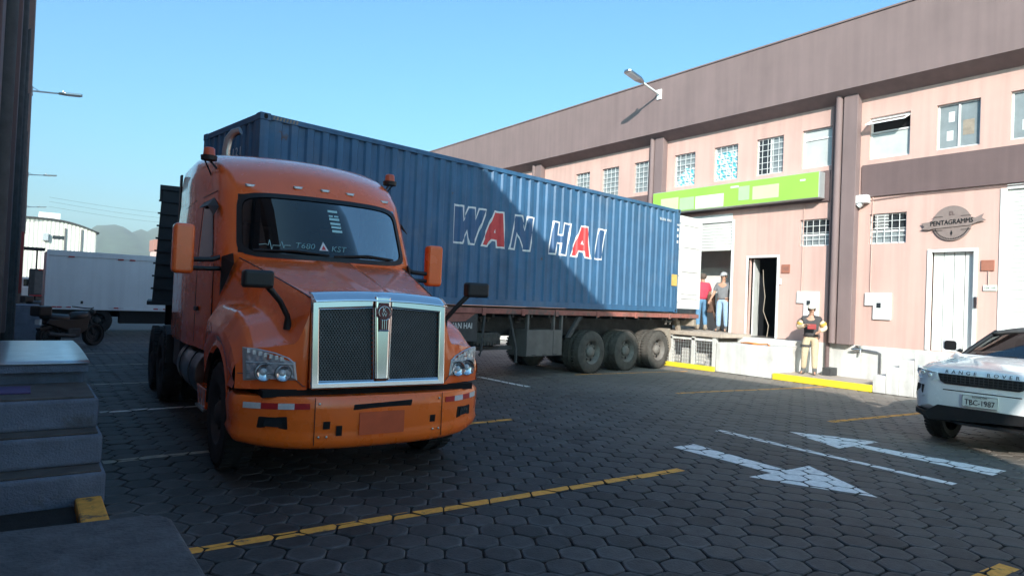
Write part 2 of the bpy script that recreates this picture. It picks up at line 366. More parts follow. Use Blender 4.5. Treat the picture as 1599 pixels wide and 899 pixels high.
bed = MB(); bed.quad((-.3, -7.6, -.02), (15.3, -7.6, -.02), (15.3, 28, -.02), (-.3, 28, -.02)); bed.build('paving_bed', M['joint'], ground)
PR = 0.148; PX = 1.5 * PR; PY = math.sqrt(3) * PR
def hex_outline(r, cut):
    pts = []
    for k in range(6):
        a = PI / 3 * k; p = Vector((math.cos(a), math.sin(a))) * r
        t = Vector((-math.sin(a), math.cos(a)))
        pts += [p * (1 - cut) - t * r * cut * 1.3, p * (1 - cut) + t * r * cut * 1.3]
    return pts
HO = hex_outline(PR * 0.982, 0.085); HI = hex_outline(PR * 0.925, 0.095)
HC = hex_outline(PR * 0.70, 0.10)
def paver_geom(mx=None, mb=None):
    mb = mb or MB()
    vs = [(p.x, p.y, 0) for p in HI] + [(p.x, p.y, -0.007) for p in HO] + [(p.x, p.y, -0.04) for p in HO] + [(p.x, p.y, 0.0015) for p in HC]
    fs = [tuple(range(36, 48))]
    for i in range(12):
        j = (i + 1) % 12; fs += [(36 + i, i, j, 36 + j), (12 + i, 12 + j, j, i), (24 + i, 24 + j, 12 + j, 12 + i)]
    if mx is not None: vs = [mx @ Vector(v) for v in vs]
    return mb.add(vs, fs)
def rim_attribute(me):
    at = me.attributes.new('rim', 'FLOAT', 'POINT'); n = len(me.vertices) // 48
    at.data.foreach_set('value', ([1.0] * 12 + [0.5] * 12 + [0.0] * 12 + [0.0] * 12) * n)
view_inv = cam.matrix_world.inverted()
def in_view(p, pad=0.12):
    q = view_inv @ Vector(p)
    if q.z > -0.3: return False
    f = 1033 / 799.5
    return abs(q.x / -q.z * f) < 1 + pad and abs(q.y / -q.z * f) < (899 / 1599) * (1 + 2.2 * pad)
cells = []
for i in range(-2, 70):
    for j in range(3, 108):
        x = i * PX; y = j * PY + (PY / 2 if i % 2 else 0)
        if x > 15.25 or (x < 0.72 and y < 3.9): continue
        if x < 0.62 and 5.6 < y < 10.5: continue
        cells.append((x, y))
def hidden(x, y):
    return (x < 0.72 and y < 5.9) or (1.2 < x < 4.1 and 5.5 < y < 12)
shown = sorted([c for c in cells if in_view((c[0], c[1], 0), 0.0) and not hidden(*c)], key=lambda c: c[0] ** 2 + c[1] ** 2)
near = set(shown[:298])
pm = {}
paver_mesh = paver_geom().mesh('paver', M['paver'], fix=False); rim_attribute(paver_mesh)
def jitter(x, y):
    return Matrix.Translation((x + random.uniform(-.004, .004), y + random.uniform(-.004, .004), random.uniform(-.0035, .0025))) @ \
        Euler((random.uniform(-.012, .012), random.uniform(-.012, .012), random.uniform(-.03, .03))).to_matrix().to_4x4()
rest = MB()
for c in cells:
    mx = jitter(*c); pm[c] = mx
    if c in near:
        o = bpy.data.objects.new('paver', paver_mesh); C.objects.link(o); o.parent = ground; o.matrix_local = mx
    else:
        paver_geom(mx, rest)
ro = rest.build('pavers', M['paver'], ground, fix=False); ro['kind'] = 'stuff'; rim_attribute(ro.data)
# beyond the laid stones: a plain sheet of the same stone colour
far = MB()
far.quad((-0.3, 28.0, -0.004), (15.3, 28.0, -0.004), (15.3, 124, -0.004), (-0.3, 124, -0.004))
far.build('far_paving', M['paver'], ground)

# painted marks: clipped to the tops of the stones so that the joints stay open
def clip_convex(subj, clip):
    out = list(subj)
    for i in range(len(clip)):
        a = clip[i]; b = clip[(i + 1) % len(clip)]; ex, ey = b[0] - a[0], b[1] - a[1]
        inp = out; out = []
        if not inp: break
        for k in range(len(inp)):
            p = inp[k]; q = inp[(k + 1) % len(inp)]
            dp = ex * (p[1] - a[1]) - ey * (p[0] - a[0]); dq = ex * (q[1] - a[1]) - ey * (q[0] - a[0])
            if dp >= 0: out.append(p)
            if (dp >= 0) != (dq >= 0):
                t = dp / (dp - dq); out.append((p[0] + t * (q[0] - p[0]), p[1] + t * (q[1] - p[1])))
    return out
def area(p): return 0.5 * sum(p[i][0] * p[(i + 1) % len(p)][1] - p[(i + 1) % len(p)][0] * p[i][1] for i in range(len(p)))
def marking(name, convex_polys, m, label):
    mb = MB()
    for poly in convex_polys:
        if area(poly) < 0: poly = poly[::-1]
        x0 = min(p[0] for p in poly) - .2; x1 = max(p[0] for p in poly) + .2; y0 = min(p[1] for p in poly) - .2; y1 = max(p[1] for p in poly) + .2
        for c in cells:
            if not (x0 < c[0] < x1 and y0 < c[1] < y1): continue
            mx = pm[c]; top = [mx @ Vector((p.x * 1.045, p.y * 1.045, 0)) for p in HI]
            nrm = mx.to_3x3() @ Vector((0, 0, 1)); o = mx.translation
            r = clip_convex([(p.x, p.y) for p in top], poly)
            if len(r) > 2 and abs(area(r)) > 2e-5:
                mb.poly([(p[0], p[1], o.z - (nrm.x * (p[0] - o.x) + nrm.y * (p[1] - o.y)) / nrm.z + 0.0035) for p in r])
    o = mb.build(name, m, ground, fix=False); o['label'] = label
    return o
def strip(x0, y0, x1, y1, w):
    d = Vector((x1 - x0, y1 - y0)).normalized(); n = Vector((-d.y, d.x)) * w / 2
    return [(x0 + n.x, y0 + n.y), (x1 + n.x, y1 + n.y), (x1 - n.x, y1 - n.y), (x0 - n.x, y0 - n.y)]
marking('lane_arrow', [[(6.42, 5.27), (6.81, 5.27), (6.66, 3.93), (6.40, 3.93)], [(7.10, 3.93), (6.02, 3.96), (6.50, 2.92)]], M['line_white'], 'white painted arrow pointing towards the camera')
marking('lane_arrow', [[(8.70, 4.22), (8.93, 4.22), (9.05, 2.68), (8.63, 2.68)], [(9.35, 4.21), (8.36, 4.24), (8.85, 5.2)]], M['line_white'], 'white painted arrow pointing away from the camera')
marking('lane_line', [strip(7.90, 5.72, 7.775, 2.74, 0.12)], M['line_white'], 'white line between the two painted arrows')
marking('lane_line', [strip(8.06, 12.0, 8.12, 10.3, 0.12)], M['line_white'], 'short white line beside the orange truck')
marking('bay_line', [strip(0.80, 4.62, 5.62, 4.50, 0.11)], M['line_yellow'], 'long yellow bay line in front of the truck')
marking('bay_line', [strip(0.68, 7.30, 3.4, 7.45, 0.11)], M['line_pale'], 'worn pale bay line running under the truck')
marking('bay_line', [strip(3.4, 7.45, 5.70, 7.58, 0.10)], M['line_yellow'], 'short yellow bay line right of the truck bumper')
marking('bay_line', [strip(0.88, 10.14, 5.5, 10.4, 0.10)], M['line_white'], 'white bay line beside the rear wheels of the truck')
for yy, lb in ((12.95, 'third white bay line behind the rear wheels'), (16.0, 'fourth white bay line behind the truck'), (18.7, 'white bay line in front of the motorcycle'), (22.0, 'white bay line nearest the white box truck')):
    marking('bay_line', [strip(0.9, yy, 5.6, yy + .15, 0.09)], M['line_pale'], lb)
marking('bay_line', [strip(10.47, 8.56, 15.1, 8.02, 0.10)], M['line_yellow'], 'faded yellow bay line leading to the yellow kerb')
marking('bay_line', [strip(10.3, 5.38, 13.6, 5.05, 0.12)], M['line_yellow'], 'faded yellow bay line beside the white car')
marking('bay_line', [strip(10.6, 11.7, 14.4, 11.45, 0.09)], M['line_yellow'], 'yellow bay line beside the trailer wheels')
marking('bay_line', [strip(5.58, 1.62, 3.5, 1.70, 0.12)], M['line_yellow'], 'yellow line in the near right corner')
# hills far beyond the yard, in two layers
def hill(u, v):
    x = -700 + 2200 * u; y = 640 + 500 * v
    ridge = 52 * math.exp(-((x - 190) / 150) ** 2) + 30 * math.exp(-((x - 60) / 45) ** 2) * 0.55 + 60 * math.exp(-((x - 700) / 300) ** 2) + 22
    ridge *= 1 + 0.05 * math.sin(x * 0.11) + 0.035 * math.sin(x * 0.31 + 1)
    return (x, y, -2 + ridge * math.sin(PI * min(1, v * 1.05)) ** 0.8 * (1 if v < .95 else 0.3) + random.uniform(-1.2, 1.2) * (0 < v < 1))
h = MB().grid(hill, 260, 12); tag(h.build('hills', M['hill'], None, smooth=True), 'low wooded hill fading into haze', None, None, 'structure')

# ------------------------------------------------------------------ warehouse on the right
FX = 16.6                                                   # plane of its wall, facing -x
wr = thing('warehouse', (FX, 8, 0), 0, 'long pink warehouse with a brown parapet and white plinth in full sun', 'building')
def L(p): return (p[0] - FX, p[1] - 8, p[2])
def wall_open(mb, y0, y1, z0, z1, holes, x=FX, dep=0.16, sgn=1):
    """wall face at x with rectangular openings and their reveals (going to x + sgn*dep)"""
    ys = sorted({y0, y1} | {v for h in holes for v in h[:2] if y0 < v < y1}); zs = sorted({z0, z1} | {v for h in holes for v in h[2:] if z0 < v < z1})
    for a, b in zip(ys, ys[1:]):
        for c, d in zip(zs, zs[1:]):
            cy, cz = (a + b) / 2, (c + d) / 2
            if any(h[0] < cy < h[1] and h[2] < cz < h[3] for h in holes): continue
            mb.quad((x, a, c), (x, b, c), (x, b, d), (x, a, d))
    for (a, b, c, d) in holes:
        X2 = x + sgn * dep
        mb.quad((x, a, c), (X2, a, c), (X2, a, d), (x, a, d)); mb.quad((x, b, c), (x, b, d), (X2, b, d), (X2, b, c))
        mb.quad((x, a, c), (x, b, c), (X2, b, c), (X2, a, c)); mb.quad((x, a, d), (X2, a, d), (X2, b, d), (x, b, d))
def local(mb):
    mb.v = [L(p) for p in mb.v]; return mb
UP0, UP1 = 5.52, 6.55
ups = [(6.99, 7.92, 'awning'), (5.57, 6.43, 'slider'), (4.15, 5.02, 'slider'), (8.79, 9.67, 'transom'), (10.22, 11.05, 'open'), (11.66, 12.49, 'teal'), (13.19, 14.0, 'tealhalf'),
       (14.96, 15.74, 'bars'), (16.47, 17.3, 'bars'), (17.95, 18.72, 'bars')]
for k in range(22): ups.append((21.4 + k * 1.55 + (k // 4) * 0.1, 22.2 + k * 1.55 + (k // 4) * 0.1, 'bars'))
for k in range(6): ups.append((2.4 - k * 1.6, 3.25 - k * 1.6, 'slider'))
lows = [(7.01, 7.86, 3.44, 4.17, 'louvre'), (8.8, 9.66, 3.45, 4.16, 'hopper')]
DOOR_R = (5.59, 6.47, 0.97, 3.21); DOOR_M = (10.28, 11.18, 0.97, 3.19); BAY = (11.71, 15.6, 1.0, 4.33); SHUT = (1.2, 5.1, 0.97, 4.5)
holes = [(a, b, UP0, UP1) for a, b, k in ups] + [(a, b, c, d) for a, b, c, d, k in lows] + [DOOR_R, DOOR_M, BAY, SHUT]
wm = MB(); wall_open(wm, -14, 75, 0.955, 7.1, holes); local(wm).build('wall', M['pink'], wr, fix=False)
pl = MB(); pl.box(FX - 0.015, FX + 0.3, -14, 75, 0, 0.955); local(pl).build('plinth', M['plinth'], wr)
pp = MB()
prof = [(16.6, 7.05), (16.15, 7.27), (16.15, 8.97), (16.45, 8.97), (16.62, 8.9), (16.62, 7.05)]
pp.prism([(x, -14, z) for x, z in prof], (0, 89, 0)); local(pp).build('parapet', M['brown'], wr)
cp = MB(); cp.box(16.12, 16.5, -14.02, 75.02, 8.97, 9.01); local(cp).build('coping', M['brown'], wr)
rf = MB(); rf.box(16.63, 40, -14, 75, 7.6, 7.7); rf.box(39.7, 40, -14, 75, 0, 7.6); rf.box(16.9, 39.7, -14, -13.7, 0, 7.6); rf.box(16.9, 39.7, 74.7, 75, 0, 7.6)
local(rf).build('roof', M['concrete'], wr)
bd = MB()
for a, b in ((-14, 8.05), (8.72, 14.28), (14.86, 20.5), (21.2, 75)): bd.box(FX - 0.05, FX + 0.01, a, b, 4.60, 5.39)
local(bd).build('band', M['brown_dark'], wr)
for i, y in enumerate((8.39, 14.57, 20.84, 27.1, 33.4, 39.6, 1.6, -4.6)):
    w = 0.28
    p = MB(); p.box(FX - 0.24, FX - 0.02, y - w, y + w * 0.25, 0.96, 7.16); po = local(p).build('pilaster', M['brown'], wr, bevel=0.012)
    t = MB(); t.tube([(FX - 0.2, y + 0.2, 0.97), (FX - 0.2, y + 0.2, 7.35)], 0.085, 14); t.build
    to = local(t).build('downpipe', M['brown'], wr, auto=40)
    t2 = MB(); t2.tube([(FX - 0.1, y + 0.36, 0.3 if i == 0 else 0.97), (FX - 0.1, y + 0.36, 7.0)], 0.05, 10)
    if i == 0: t2.tube([(FX - 0.1, y + 0.36, 0.16), (FX - 0.1, y + 0.36, 0.31)], 0.05, 10)
    local(t2).build('downpipe', M['brown_dark'], wr, auto=40)

def window(y0, y1, z0, z1, kind):
    fr = MB(); X = FX + 0.09; e = 0.035
    yc = (y0 + y1) / 2; H = z1 - z0; Wd = y1 - y0
    def f(a, b, c, d, x0=X - 0.02, x1=X + 0.03): fr.box(x0, x1, a, b, c, d)
    f(y0, y0 + e, z0, z1); f(y1 - e, y1, z0, z1); f(y0 + e, y1 - e, z0, z0 + e); f(y0 + e, y1 - e, z1 - e, z1)
    pane_mat = M['window_grey']; panes = [(y0 + e, y1 - e, z0 + e, z1 - e)]
    if kind in ('slider', 'open'):
        f(yc - 0.02, yc + 0.02, z0 + e, z1 - e); panes = [(y0 + e, yc - 0.02, z0 + e, z1 - e), (yc + 0.02, y1 - e, z0 + e, z1 - e)]
    if kind == 'awning':
        zz = z0 + H * 0.64; f(y0 + e, y1 - e, zz - 0.02, zz + 0.02); panes = [(y0 + e, y1 - e, z0 + e, zz - 0.02)]; pane_mat = M['window_light']
    if kind == 'transom':
        zz = z0 + H * 0.74; f(y0 + e, y1 - e, zz - 0.02, zz + 0.02); panes = [(y0 + e, y1 - e, z0 + e, zz - 0.02), (y0 + e, y1 - e, zz + 0.02, z1 - e)]; pane_mat = M['window_light']
    if kind in ('louvre', 'hopper'):
        zz = z0 + H * 0.42; f(y0 + e, y1 - e, zz - 0.025, zz + 0.025)
        panes = [(y0 + e, y1 - e, z0 + e, zz - 0.025), (y0 + e, y1 - e, zz + 0.025, z1 - e)]
    fo = local(fr).build('window', M['frame_white'] if kind != 'bars' else M['frame_alu'], wr)
    for i, (a, b, c, d) in enumerate(panes):
        m = pane_mat
        if kind == 'open' and i == 1: m = M['window_dark']  # open half: a dark sheet stands for the unlit room
        if kind in ('louvre', 'hopper'): m = M['window_grey'] if i == 0 else M['window_dark']
        if kind in ('teal', 'tealhalf'): m = M['window_grey']
        p = MB(); p.box(X + 0.005, X + 0.012, a, b, c, d); local(p).build('pane', m, fo)
    bars = MB()
    if kind in ('bars', 'open', 'teal', 'tealhalf', 'louvre', 'hopper', 'transom') and y0 < 30:
        if kind not in ('transom',):
            n = 4 if kind in ('bars', 'teal', 'tealhalf') else 5
            for k in range(1, n): y = y0 + Wd * k / n; bars.box(X - 0.05, X - 0.038, y - 0.006, y + 0.006, z0 + 0.02, z1 - 0.02)
            n = 6 if H > 0.9 else 4
            for k in range(1, n): z = z0 + H * k / n; bars.box(X - 0.052, X - 0.04, y0 + 0.02, y1 - 0.02, z - 0.006, z + 0.006)
    if kind == 'louvre':
        for k in range(5):
            z = z0 + H * 0.5 + k * 0.075; bars.prism([(X - 0.03, yc, z), (X - 0.06, yc, z + 0.05), (X - 0.05, yc, z + 0.05), (X - 0.02, yc, z)], (0, y1 - yc - e - 0.08, 0))
    if bars.v: local(bars).build('bars', M['frame_white'], fo, fix=False)
    if kind == 'awning':
        s = MB(); z = z1 - 0.06; dz = -0.17; dx = -0.33
        def slab_(a, b, t0, t1, o):  # a bar of the tilted sash between fractions t0..t1 of its drop
            s.add([(X - 0.03 + dx * t + oo * 0.35, y, z + dz * t + oo) for t in (t0, t1) for y in (a, b) for oo in (0, o)], [(0, 1, 3, 2), (4, 6, 7, 5), (0, 4, 5, 1), (2, 3, 7, 6), (0, 2, 6, 4), (1, 5, 7, 3)])
        slab_(y0 + .01, y0 + .05, 0, 1, .03); slab_(y1 - .05, y1 - .01, 0, 1, .03); slab_(y0 + .05, y1 - .05, 0, .1, .03); slab_(y0 + .05, y1 - .05, .86, 1, .03)
        so = local(s).build('sash', M['frame_white'], fo)
        q = MB(); q.add([(X - 0.03 + dx * t + .005, y, z + dz * t + .015) for t in (.1, .86) for y in (y0 + .05, y1 - .05)], [(0, 1, 3, 2)]); local(q).build('pane', M['car_glass'], so)
        bk = MB(); bk.box(FX + 0.155, FX + 0.16, y0, y1, z0 + H * .66, z1); local(bk).build('pane', M['dark'], fo)  # dark sheet behind the tilted sash paints the shade of the room
    if kind in ('teal', 'tealhalf'):
        tl = MB(); rr = random.Random(3); nb = 9
        for i in range(nb):
            for j in range(11):
                yy = y0 + e + (Wd - 2 * e) * i / nb; zz = z0 + e + (H * 0.8) * j / 11
                if kind == 'tealhalf' and (j > 8 - (nb - i) * 0.2 or (y1 - yy) / Wd < j / 13): continue
                w_ = (Wd - 2 * e) / nb; h_ = H * .8 / 11
                mi = 1 if (i * 2 + j * 3) % 4 < 2 else 0
                tl.poly([(X - 0.002, yy, zz), (X - 0.002, yy + w_, zz), (X - 0.002, yy + w_, zz + h_)], mi); tl.poly([(X - 0.002, yy, zz), (X - 0.002, yy + w_, zz + h_), (X - 0.002, yy, zz + h_)], 1 - mi if (i + j) % 3 else mi)
        local(tl).build('patterned_film', [M['frame_white'], M['teal']], fo, fix=False)
    if kind == 'slider' and y0 > 4:
        for q_ in ((y0 + .14, y0 + .36, z0 + .28, z0 + .62, 'dust'), (yc + .1, yc + .22, z0 + .62, z0 + .85, 'frame_white'), (yc + .12, yc + .25, z0 + .2, z0 + .42, 'frame_white')):
            bx = MB(); bx.box(X + .002, X + .004, *q_[:4]); local(bx).build('paper', M[q_[4]], fo)
    return fo
for a, b, k in ups: window(a, b, UP0, UP1, k)
for a, b, c, d, k in lows: window(a, b, c, d, k)

# the right door: white sheet door of four vertical panels
y0, y1, z0, z1 = DOOR_R
df = MB(); df.box(FX - 0.03, FX + 0.05, y0 - 0.05, y0 + 0.02, z0, z1 + 0.05); df.box(FX - 0.03, FX + 0.05, y1 - 0.02, y1 + 0.06, z0, z1 + 0.05); df.box(FX - 0.03, FX + 0.05, y0 + 0.02, y1 - 0.02, z1 - 0.02, z1 + 0.05)
door = local(df).build('door', M['frame_white'], wr, bevel=0.004); door['label'] = 'white metal door of vertical panels under the round sign'
for k in range(4):
    a = y0 + 0.02 + (y1 - y0 - 0.04) * k / 4; b = y0 + 0.02 + (y1 - y0 - 0.04) * (k + 1) / 4 - 0.014
    p = MB(); p.box(FX + 0.09, FX + 0.12, a, b, z0, z1 - 0.02); local(p).build('panel', M['door_white'], door, bevel=0.006)
p = MB(); p.box(FX + 0.125, FX + 0.14, y0, y1, z0, z1); local(p).build('backing', M['chassis'], door)
p = MB(); p.box(FX - 0.06, FX - 0.02, y0 - 0.07, y0 - 0.01, 1.95, 2.2); local(p).build('lock', M['brushed'], door, bevel=0.006)
# the middle door: open, a dark stair behind a steel grille, the white leaf folded to the left
y0, y1, z0, z1 = DOOR_M
df = MB(); df.box(FX - 0.02, FX + 0.06, y0 - 0.06, y0, z0, z1 + 0.06); df.box(FX - 0.02, FX + 0.06, y1, y1 + 0.06, z0, z1 + 0.06); df.box(FX - 0.02, FX + 0.06, y0, y1, z1, z1 + 0.06)
door2 = local(df).build('door', M['frame_white'], wr, bevel=0.004); door2['label'] = 'open white door with dark shelves inside'
p = MB(); p.prism([(FX + .165, y1 - .05, z0), (FX + .165, y1 - .09, z0), (FX + .75, y1 + .07, z0), (FX + .75, y1 + .11, z0)], (0, 0, z1 - z0 - .02)); local(p).build('leaf', M['door_white'], door2)
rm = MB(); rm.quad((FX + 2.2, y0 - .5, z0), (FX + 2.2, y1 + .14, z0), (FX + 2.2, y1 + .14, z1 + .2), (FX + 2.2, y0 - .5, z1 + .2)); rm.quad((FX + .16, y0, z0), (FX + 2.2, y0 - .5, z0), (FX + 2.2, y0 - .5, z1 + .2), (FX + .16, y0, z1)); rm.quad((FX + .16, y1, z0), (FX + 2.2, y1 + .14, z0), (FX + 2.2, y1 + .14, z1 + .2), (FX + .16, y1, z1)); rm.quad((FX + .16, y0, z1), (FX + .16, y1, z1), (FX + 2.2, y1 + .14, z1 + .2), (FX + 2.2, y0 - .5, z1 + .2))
local(rm).build('stairwell', M['box_dark'], door2, fix=False)  # near-black walls paint the shade of the interior
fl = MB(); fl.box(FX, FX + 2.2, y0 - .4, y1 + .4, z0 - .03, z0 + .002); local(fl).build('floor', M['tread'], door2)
sh = MB()
for k in range(8): sh.box(FX + 1.3, FX + 1.34, y0 - .1, y1 - .2, z0 + .3 + k * .24, z0 + .325 + k * .24)
for yy in (y0 + .08, y0 + .36, y0 + .62): sh.box(FX + 1.34, FX + 1.37, yy, yy + .03, z0, z1 - .2)
local(sh).build('shelf_rack', M['chassis'], door2, fix=False)
# roller shutter at the far right, half hidden by the car
y0, y1, z0, z1 = SHUT
sf = MB(); sf.box(FX - 0.02, FX + .1, y1 - .06, y1 + .05, z0, z1); sf.box(FX - .02, FX + .1, y0 - .05, y0 + .06, z0, z1); sf.box(FX - .01, FX + .12, y0 + .06, y1 - .06, z1 - .02, z1 + .08)
shut = local(sf).build('roller_shutter', M['frame_white'], wr); shut['label'] = 'closed white roller shutter behind the white car'
n = 38
slat = None
for k in range(n):
    zz = z0 + (z1 - z0 - .02) * k / n; hh = (z1 - z0 - .02) / n
    if slat is None:
        p = MB(); p.prism([(FX + .06, y0 + .06, zz), (FX + .045, y0 + .06, zz + hh * .35), (FX + .05, y0 + .06, zz + hh * .8), (FX + .075, y0 + .06, zz + hh * .97), (FX + .09, y0 + .06, zz)], (0, y1 - y0 - .12, 0)); slat = local(p).build('slat', M['shutter'], shut)
    else:
        o = slat.copy(); C.objects.link(o); o.location.z = zz - z0
# loading bay: shutter partly raised, room behind
y0, y1, z0, z1 = BAY
bf = MB(); bf.box(FX - .01, FX + .12, y0 - .03, y0 + .05, z0, z1); bf.box(FX - .01, FX + .12, y1 - .05, y1 + .03, z0, z1); bf.box(FX - .01, FX + .3, y0 + .05, y1 - .05, z1 - .05, z1 + .18)
bay = local(bf).build('roller_shutter', M['frame_white'], wr); bay['label'] = 'half raised white roller shutter over the loading bay'
n = 9; slat = None; zb = 3.44
for k in range(n):
    hh = (z1 - .05 - zb) / n; zz = zb + hh * k
    if slat is None:
        p = MB(); p.prism([(FX + .06, y0 + .05, zz), (FX + .045, y0 + .05, zz + hh * .35), (FX + .05, y0 + .05, zz + hh * .8), (FX + .085, y0 + .05, zz + hh * .97), (FX + .1, y0 + .05, zz)], (0, y1 - y0 - .1, 0)); slat = local(p).build('slat', M['shutter'], bay)
    else:
        o = slat.copy(); C.objects.link(o); o.location.z = hh * k
rm = MB(); XB = FX + 1.1
rm.quad((XB, y0 - .3, z0), (XB, y1 + 1, z0), (XB, y1 + 1, z1 + .5), (XB, y0 - .3, z1 + .5)); rm.quad((FX + .16, y0 - .3, z0), (XB, y0 - .3, z0), (XB, y0 - .3, z1 + .5), (FX + .16, y0 - .3, z1 + .5)); rm.quad((FX + .16, y1 + 1, z0), (XB, y1 + 1, z0), (XB, y1 + 1, z1 + .5), (FX + .16, y1 + 1, z1 + .5)); rm.quad((FX + .16, y0 - .3, z1 + .5), (XB, y0 - .3, z1 + .5), (XB, y1 + 1, z1 + .5), (FX + .16, y1 + 1, z1 + .5))
local(rm).build('bay_room', M['interior'], wr, fix=False)
fl = MB(); fl.box(FX - .02, XB, y0 - .3, y1 + 1, z0 - .05, z0 + .03); local(fl).build('bay_floor', M['walkway'], wr)

# loading dock, kerb, steps along the right wall
dk = thing('loading_dock', (15.9, 10.3, 0), 0, 'low white concrete dock with a caged platform against the pink warehouse', 'dock')
def D(mb): mb.v = [(p[0] - 15.9, p[1] - 10.3, p[2]) for p in mb.v]; return mb
m = MB(); m.box(15.25, FX - .018, 9.46, 11.18, 0, .8); D(m).build('block', M['plinth'], dk, bevel=0.015)
m = MB(); m.box(16.2, FX - .018, 9.46, 11.18, .802, .95); D(m).build('ledge', M['plinth'], dk, bevel=0.01)
m = MB(); m.box(15.2, FX - .03, 11.0, 15.5, .92, 1.03); D(m).build('platform', M['walkway'], dk, bevel=0.01)
m = MB()
for yy in (11.25, 11.95, 12.75, 13.55): m.box(15.24, 15.36, yy - .05, yy + .05, 0, .92)
m.box(15.24, 15.34, 11.3, 15.4, .8, .86); D(m).build('post', M['plinth'], dk)
m = MB()
for k in range(26):
    yy = 11.32 + k * .09; m.box(15.27, 15.277, yy, yy + .01, .12, .8)
for k in range(7): zz = .14 + k * .1; m.box(15.262, 15.27, 11.3, 13.6, zz, zz + .01)
D(m).build('wire_cage', M['frame_alu'], dk, fix=False)
m = MB()
for k in range(5): m.box(15.5 + .1 * (k % 2), 15.9, 11.4 + k * .42, 11.7 + k * .42, .1, .3 + .12 * (k % 3))
D(m).build('stored_box', M['plinth'], dk)
m = MB(); m.box(16.45, 16.58, 11.2, 15.5, 0, .92); D(m).build('back_wall', M['interior'], dk)
kb = MB(); kb.box(15.3, FX - .018, 7.05, 9.455, 0, .15); ko = kb.build('walkway', M['walkway'], ground); ko['label'] = 'dusty strip of walkway under the guard'
kb = MB(); kb.box(15.2, 15.298, 7.05, 9.45, 0, .155); tag(kb.build('kerb', M['yellow'], None, bevel=.012), 'bright yellow kerb under the standing guard', 'kerb', 'yellow kerbs')
kb = MB(); kb.box(15.1, 15.2, 11.15, 13.4, 0, .13); tag(kb.build('kerb', M['yellow'], None, bevel=.012), 'yellow kerb below the wire cage at the rear of the trailer', 'kerb', 'yellow kerbs')
rs = thing('stairs', (15.9, 6.5, 0), 0, 'white concrete stairs beside the yellow kerb, partly behind the white car', 'stairs')
for (a, b, z) in ((6.77, 7.04, .39), (6.5, 6.768, .6), (6.2, 6.498, .78), (4.6, 6.198, .95)):
    m = MB(); m.box(15.25, FX - .018, a, b, 0, z); m.v = [(p[0] - 15.9, p[1] - 6.5, p[2]) for p in m.v]; m.build('step', M['plinth'], rs, bevel=.012)
# water tap and pipe on the plinth
tp = thing('tap', (FX, 7.7, 0.8), 0, 'grey water tap with a bent pipe on the white plinth', 'tap')
m = MB(); m.tube([(-.06, -.23, -.65), (-.06, -.23, 0), (-.08, -.15, .03), (-.08, .2, .06)], .022, 8); m.build('pipe', M['brushed'], tp, auto=50)
m = MB(); m.tube([(-.08, .2, .06), (-.12, .32, .05), (-.16, .42, .06)], [.035, .045, .02], 8); m.lathe([(0, -.02), (.07, -.02), (.07, .01), (0, .01)], (-.1, .28, .14), (0, 0, 1), 12); m.tube([(-.1, .28, .06), (-.1, .28, .14)], .012, 6); m.tube([(-.12, .22, .04), (-.15, .2, -.06)], .02, 8); m.build('valve', M['brushed'], tp, auto=50)

for y, z0, z1 in ((9.55, 2.27, 4.58), (7.78, 2.26, 4.58), (5.33, 2.46, 2.75)):
    m = MB(); m.tube([(FX - .018, y, z0), (FX - .018, y, z1)], .012, 6); local(m).build('conduit', M['pink'], wr)
m = MB(); m.tube([(FX - .03, 8.0, 4.50), (FX - .03, 6.9, 4.555), (FX - .03, 5.2, 4.55), (FX - .03, 1.0, 4.56)], .009, 5); local(m).build('cable', M['brown_dark'], wr)
# things fixed to the right wall
sg = thing('shop_sign', (FX, 11.6, 4.9), 0, 'long green box sign above the loading bay with pale logo blocks', 'sign')
a0, a1, s0, s1 = 8.98 - 11.6, 14.55 - 11.6, 4.66 - 4.9, 5.34 - 4.9
m = MB(); m.box(-.34, -.055, a0, a1, s0, s1); m.build('casing', M['frame_alu'], sg, bevel=.01)
m = MB(); m.box(-.346, -.342, a0 + .015, a1 - .015, s0 + .015, s1 - .015); m.build('face', M['green'], sg)
def blk(y0, y1, z0, z1, mm): q = MB(); q.box(-.352, -.348, y0 - 11.6, y1 - 11.6, z0 - 4.9, z1 - 4.9); q.build('logo_block', mm, sg)
blk(13.5, 14.2, 4.72, 5.12, M['green_pale']); blk(12.9, 13.45, 4.70, 5.08, M['sign_grey']); blk(11.85, 12.85, 4.69, 5.07, M['sign_white']); blk(11.0, 11.35, 4.8, 5.2, M['sign_grey']); blk(10.1, 10.9, 4.78, 5.15, M['green_pale'])
blk(11.35, 11.62, 5.18, 5.24, M['sign_white']); blk(9.35, 9.5, 5.13, 5.18, M['sign_white'])
m = MB(); m.box(-.05, -.03, a0 + .2, a0 + .3, s0 + .1, s1 - .1); m.box(-.05, -.03, a1 - .3, a1 - .2, s0 + .1, s1 - .1); m.build('bracket', M['frame_alu'], sg)
rg = thing('round_sign', (FX - .04, 6.05, 3.83), 0, 'round brown metal sign with a ribbon banner across it, above the white door', 'sign')
def S_(x, y, z): return (-z, -x, y)
m = MB(); m.prism([S_(.39 * math.cos(2 * PI * k / 48), .39 * math.sin(2 * PI * k / 48), 0) for k in range(48)], (.025, 0, 0)); m.build('disc', M['emblem'], rg, bevel=.004)
rib = [(-.62, -.10), (-.55, -.05), (-.62, .04), (-.46, .06), (-.36, .09), (.36, .13), (.46, .10), (.62, .18), (.58, .09), (.66, .03), (.5, .0), (.36, -.06), (-.36, -.10), (-.46, -.12)]
m = MB(); m.prism([S_(x, y - .01, .022) for x, y in rib], (.012, 0, 0)); m.build('ribbon', M['emblem'], rg, bevel=.003)
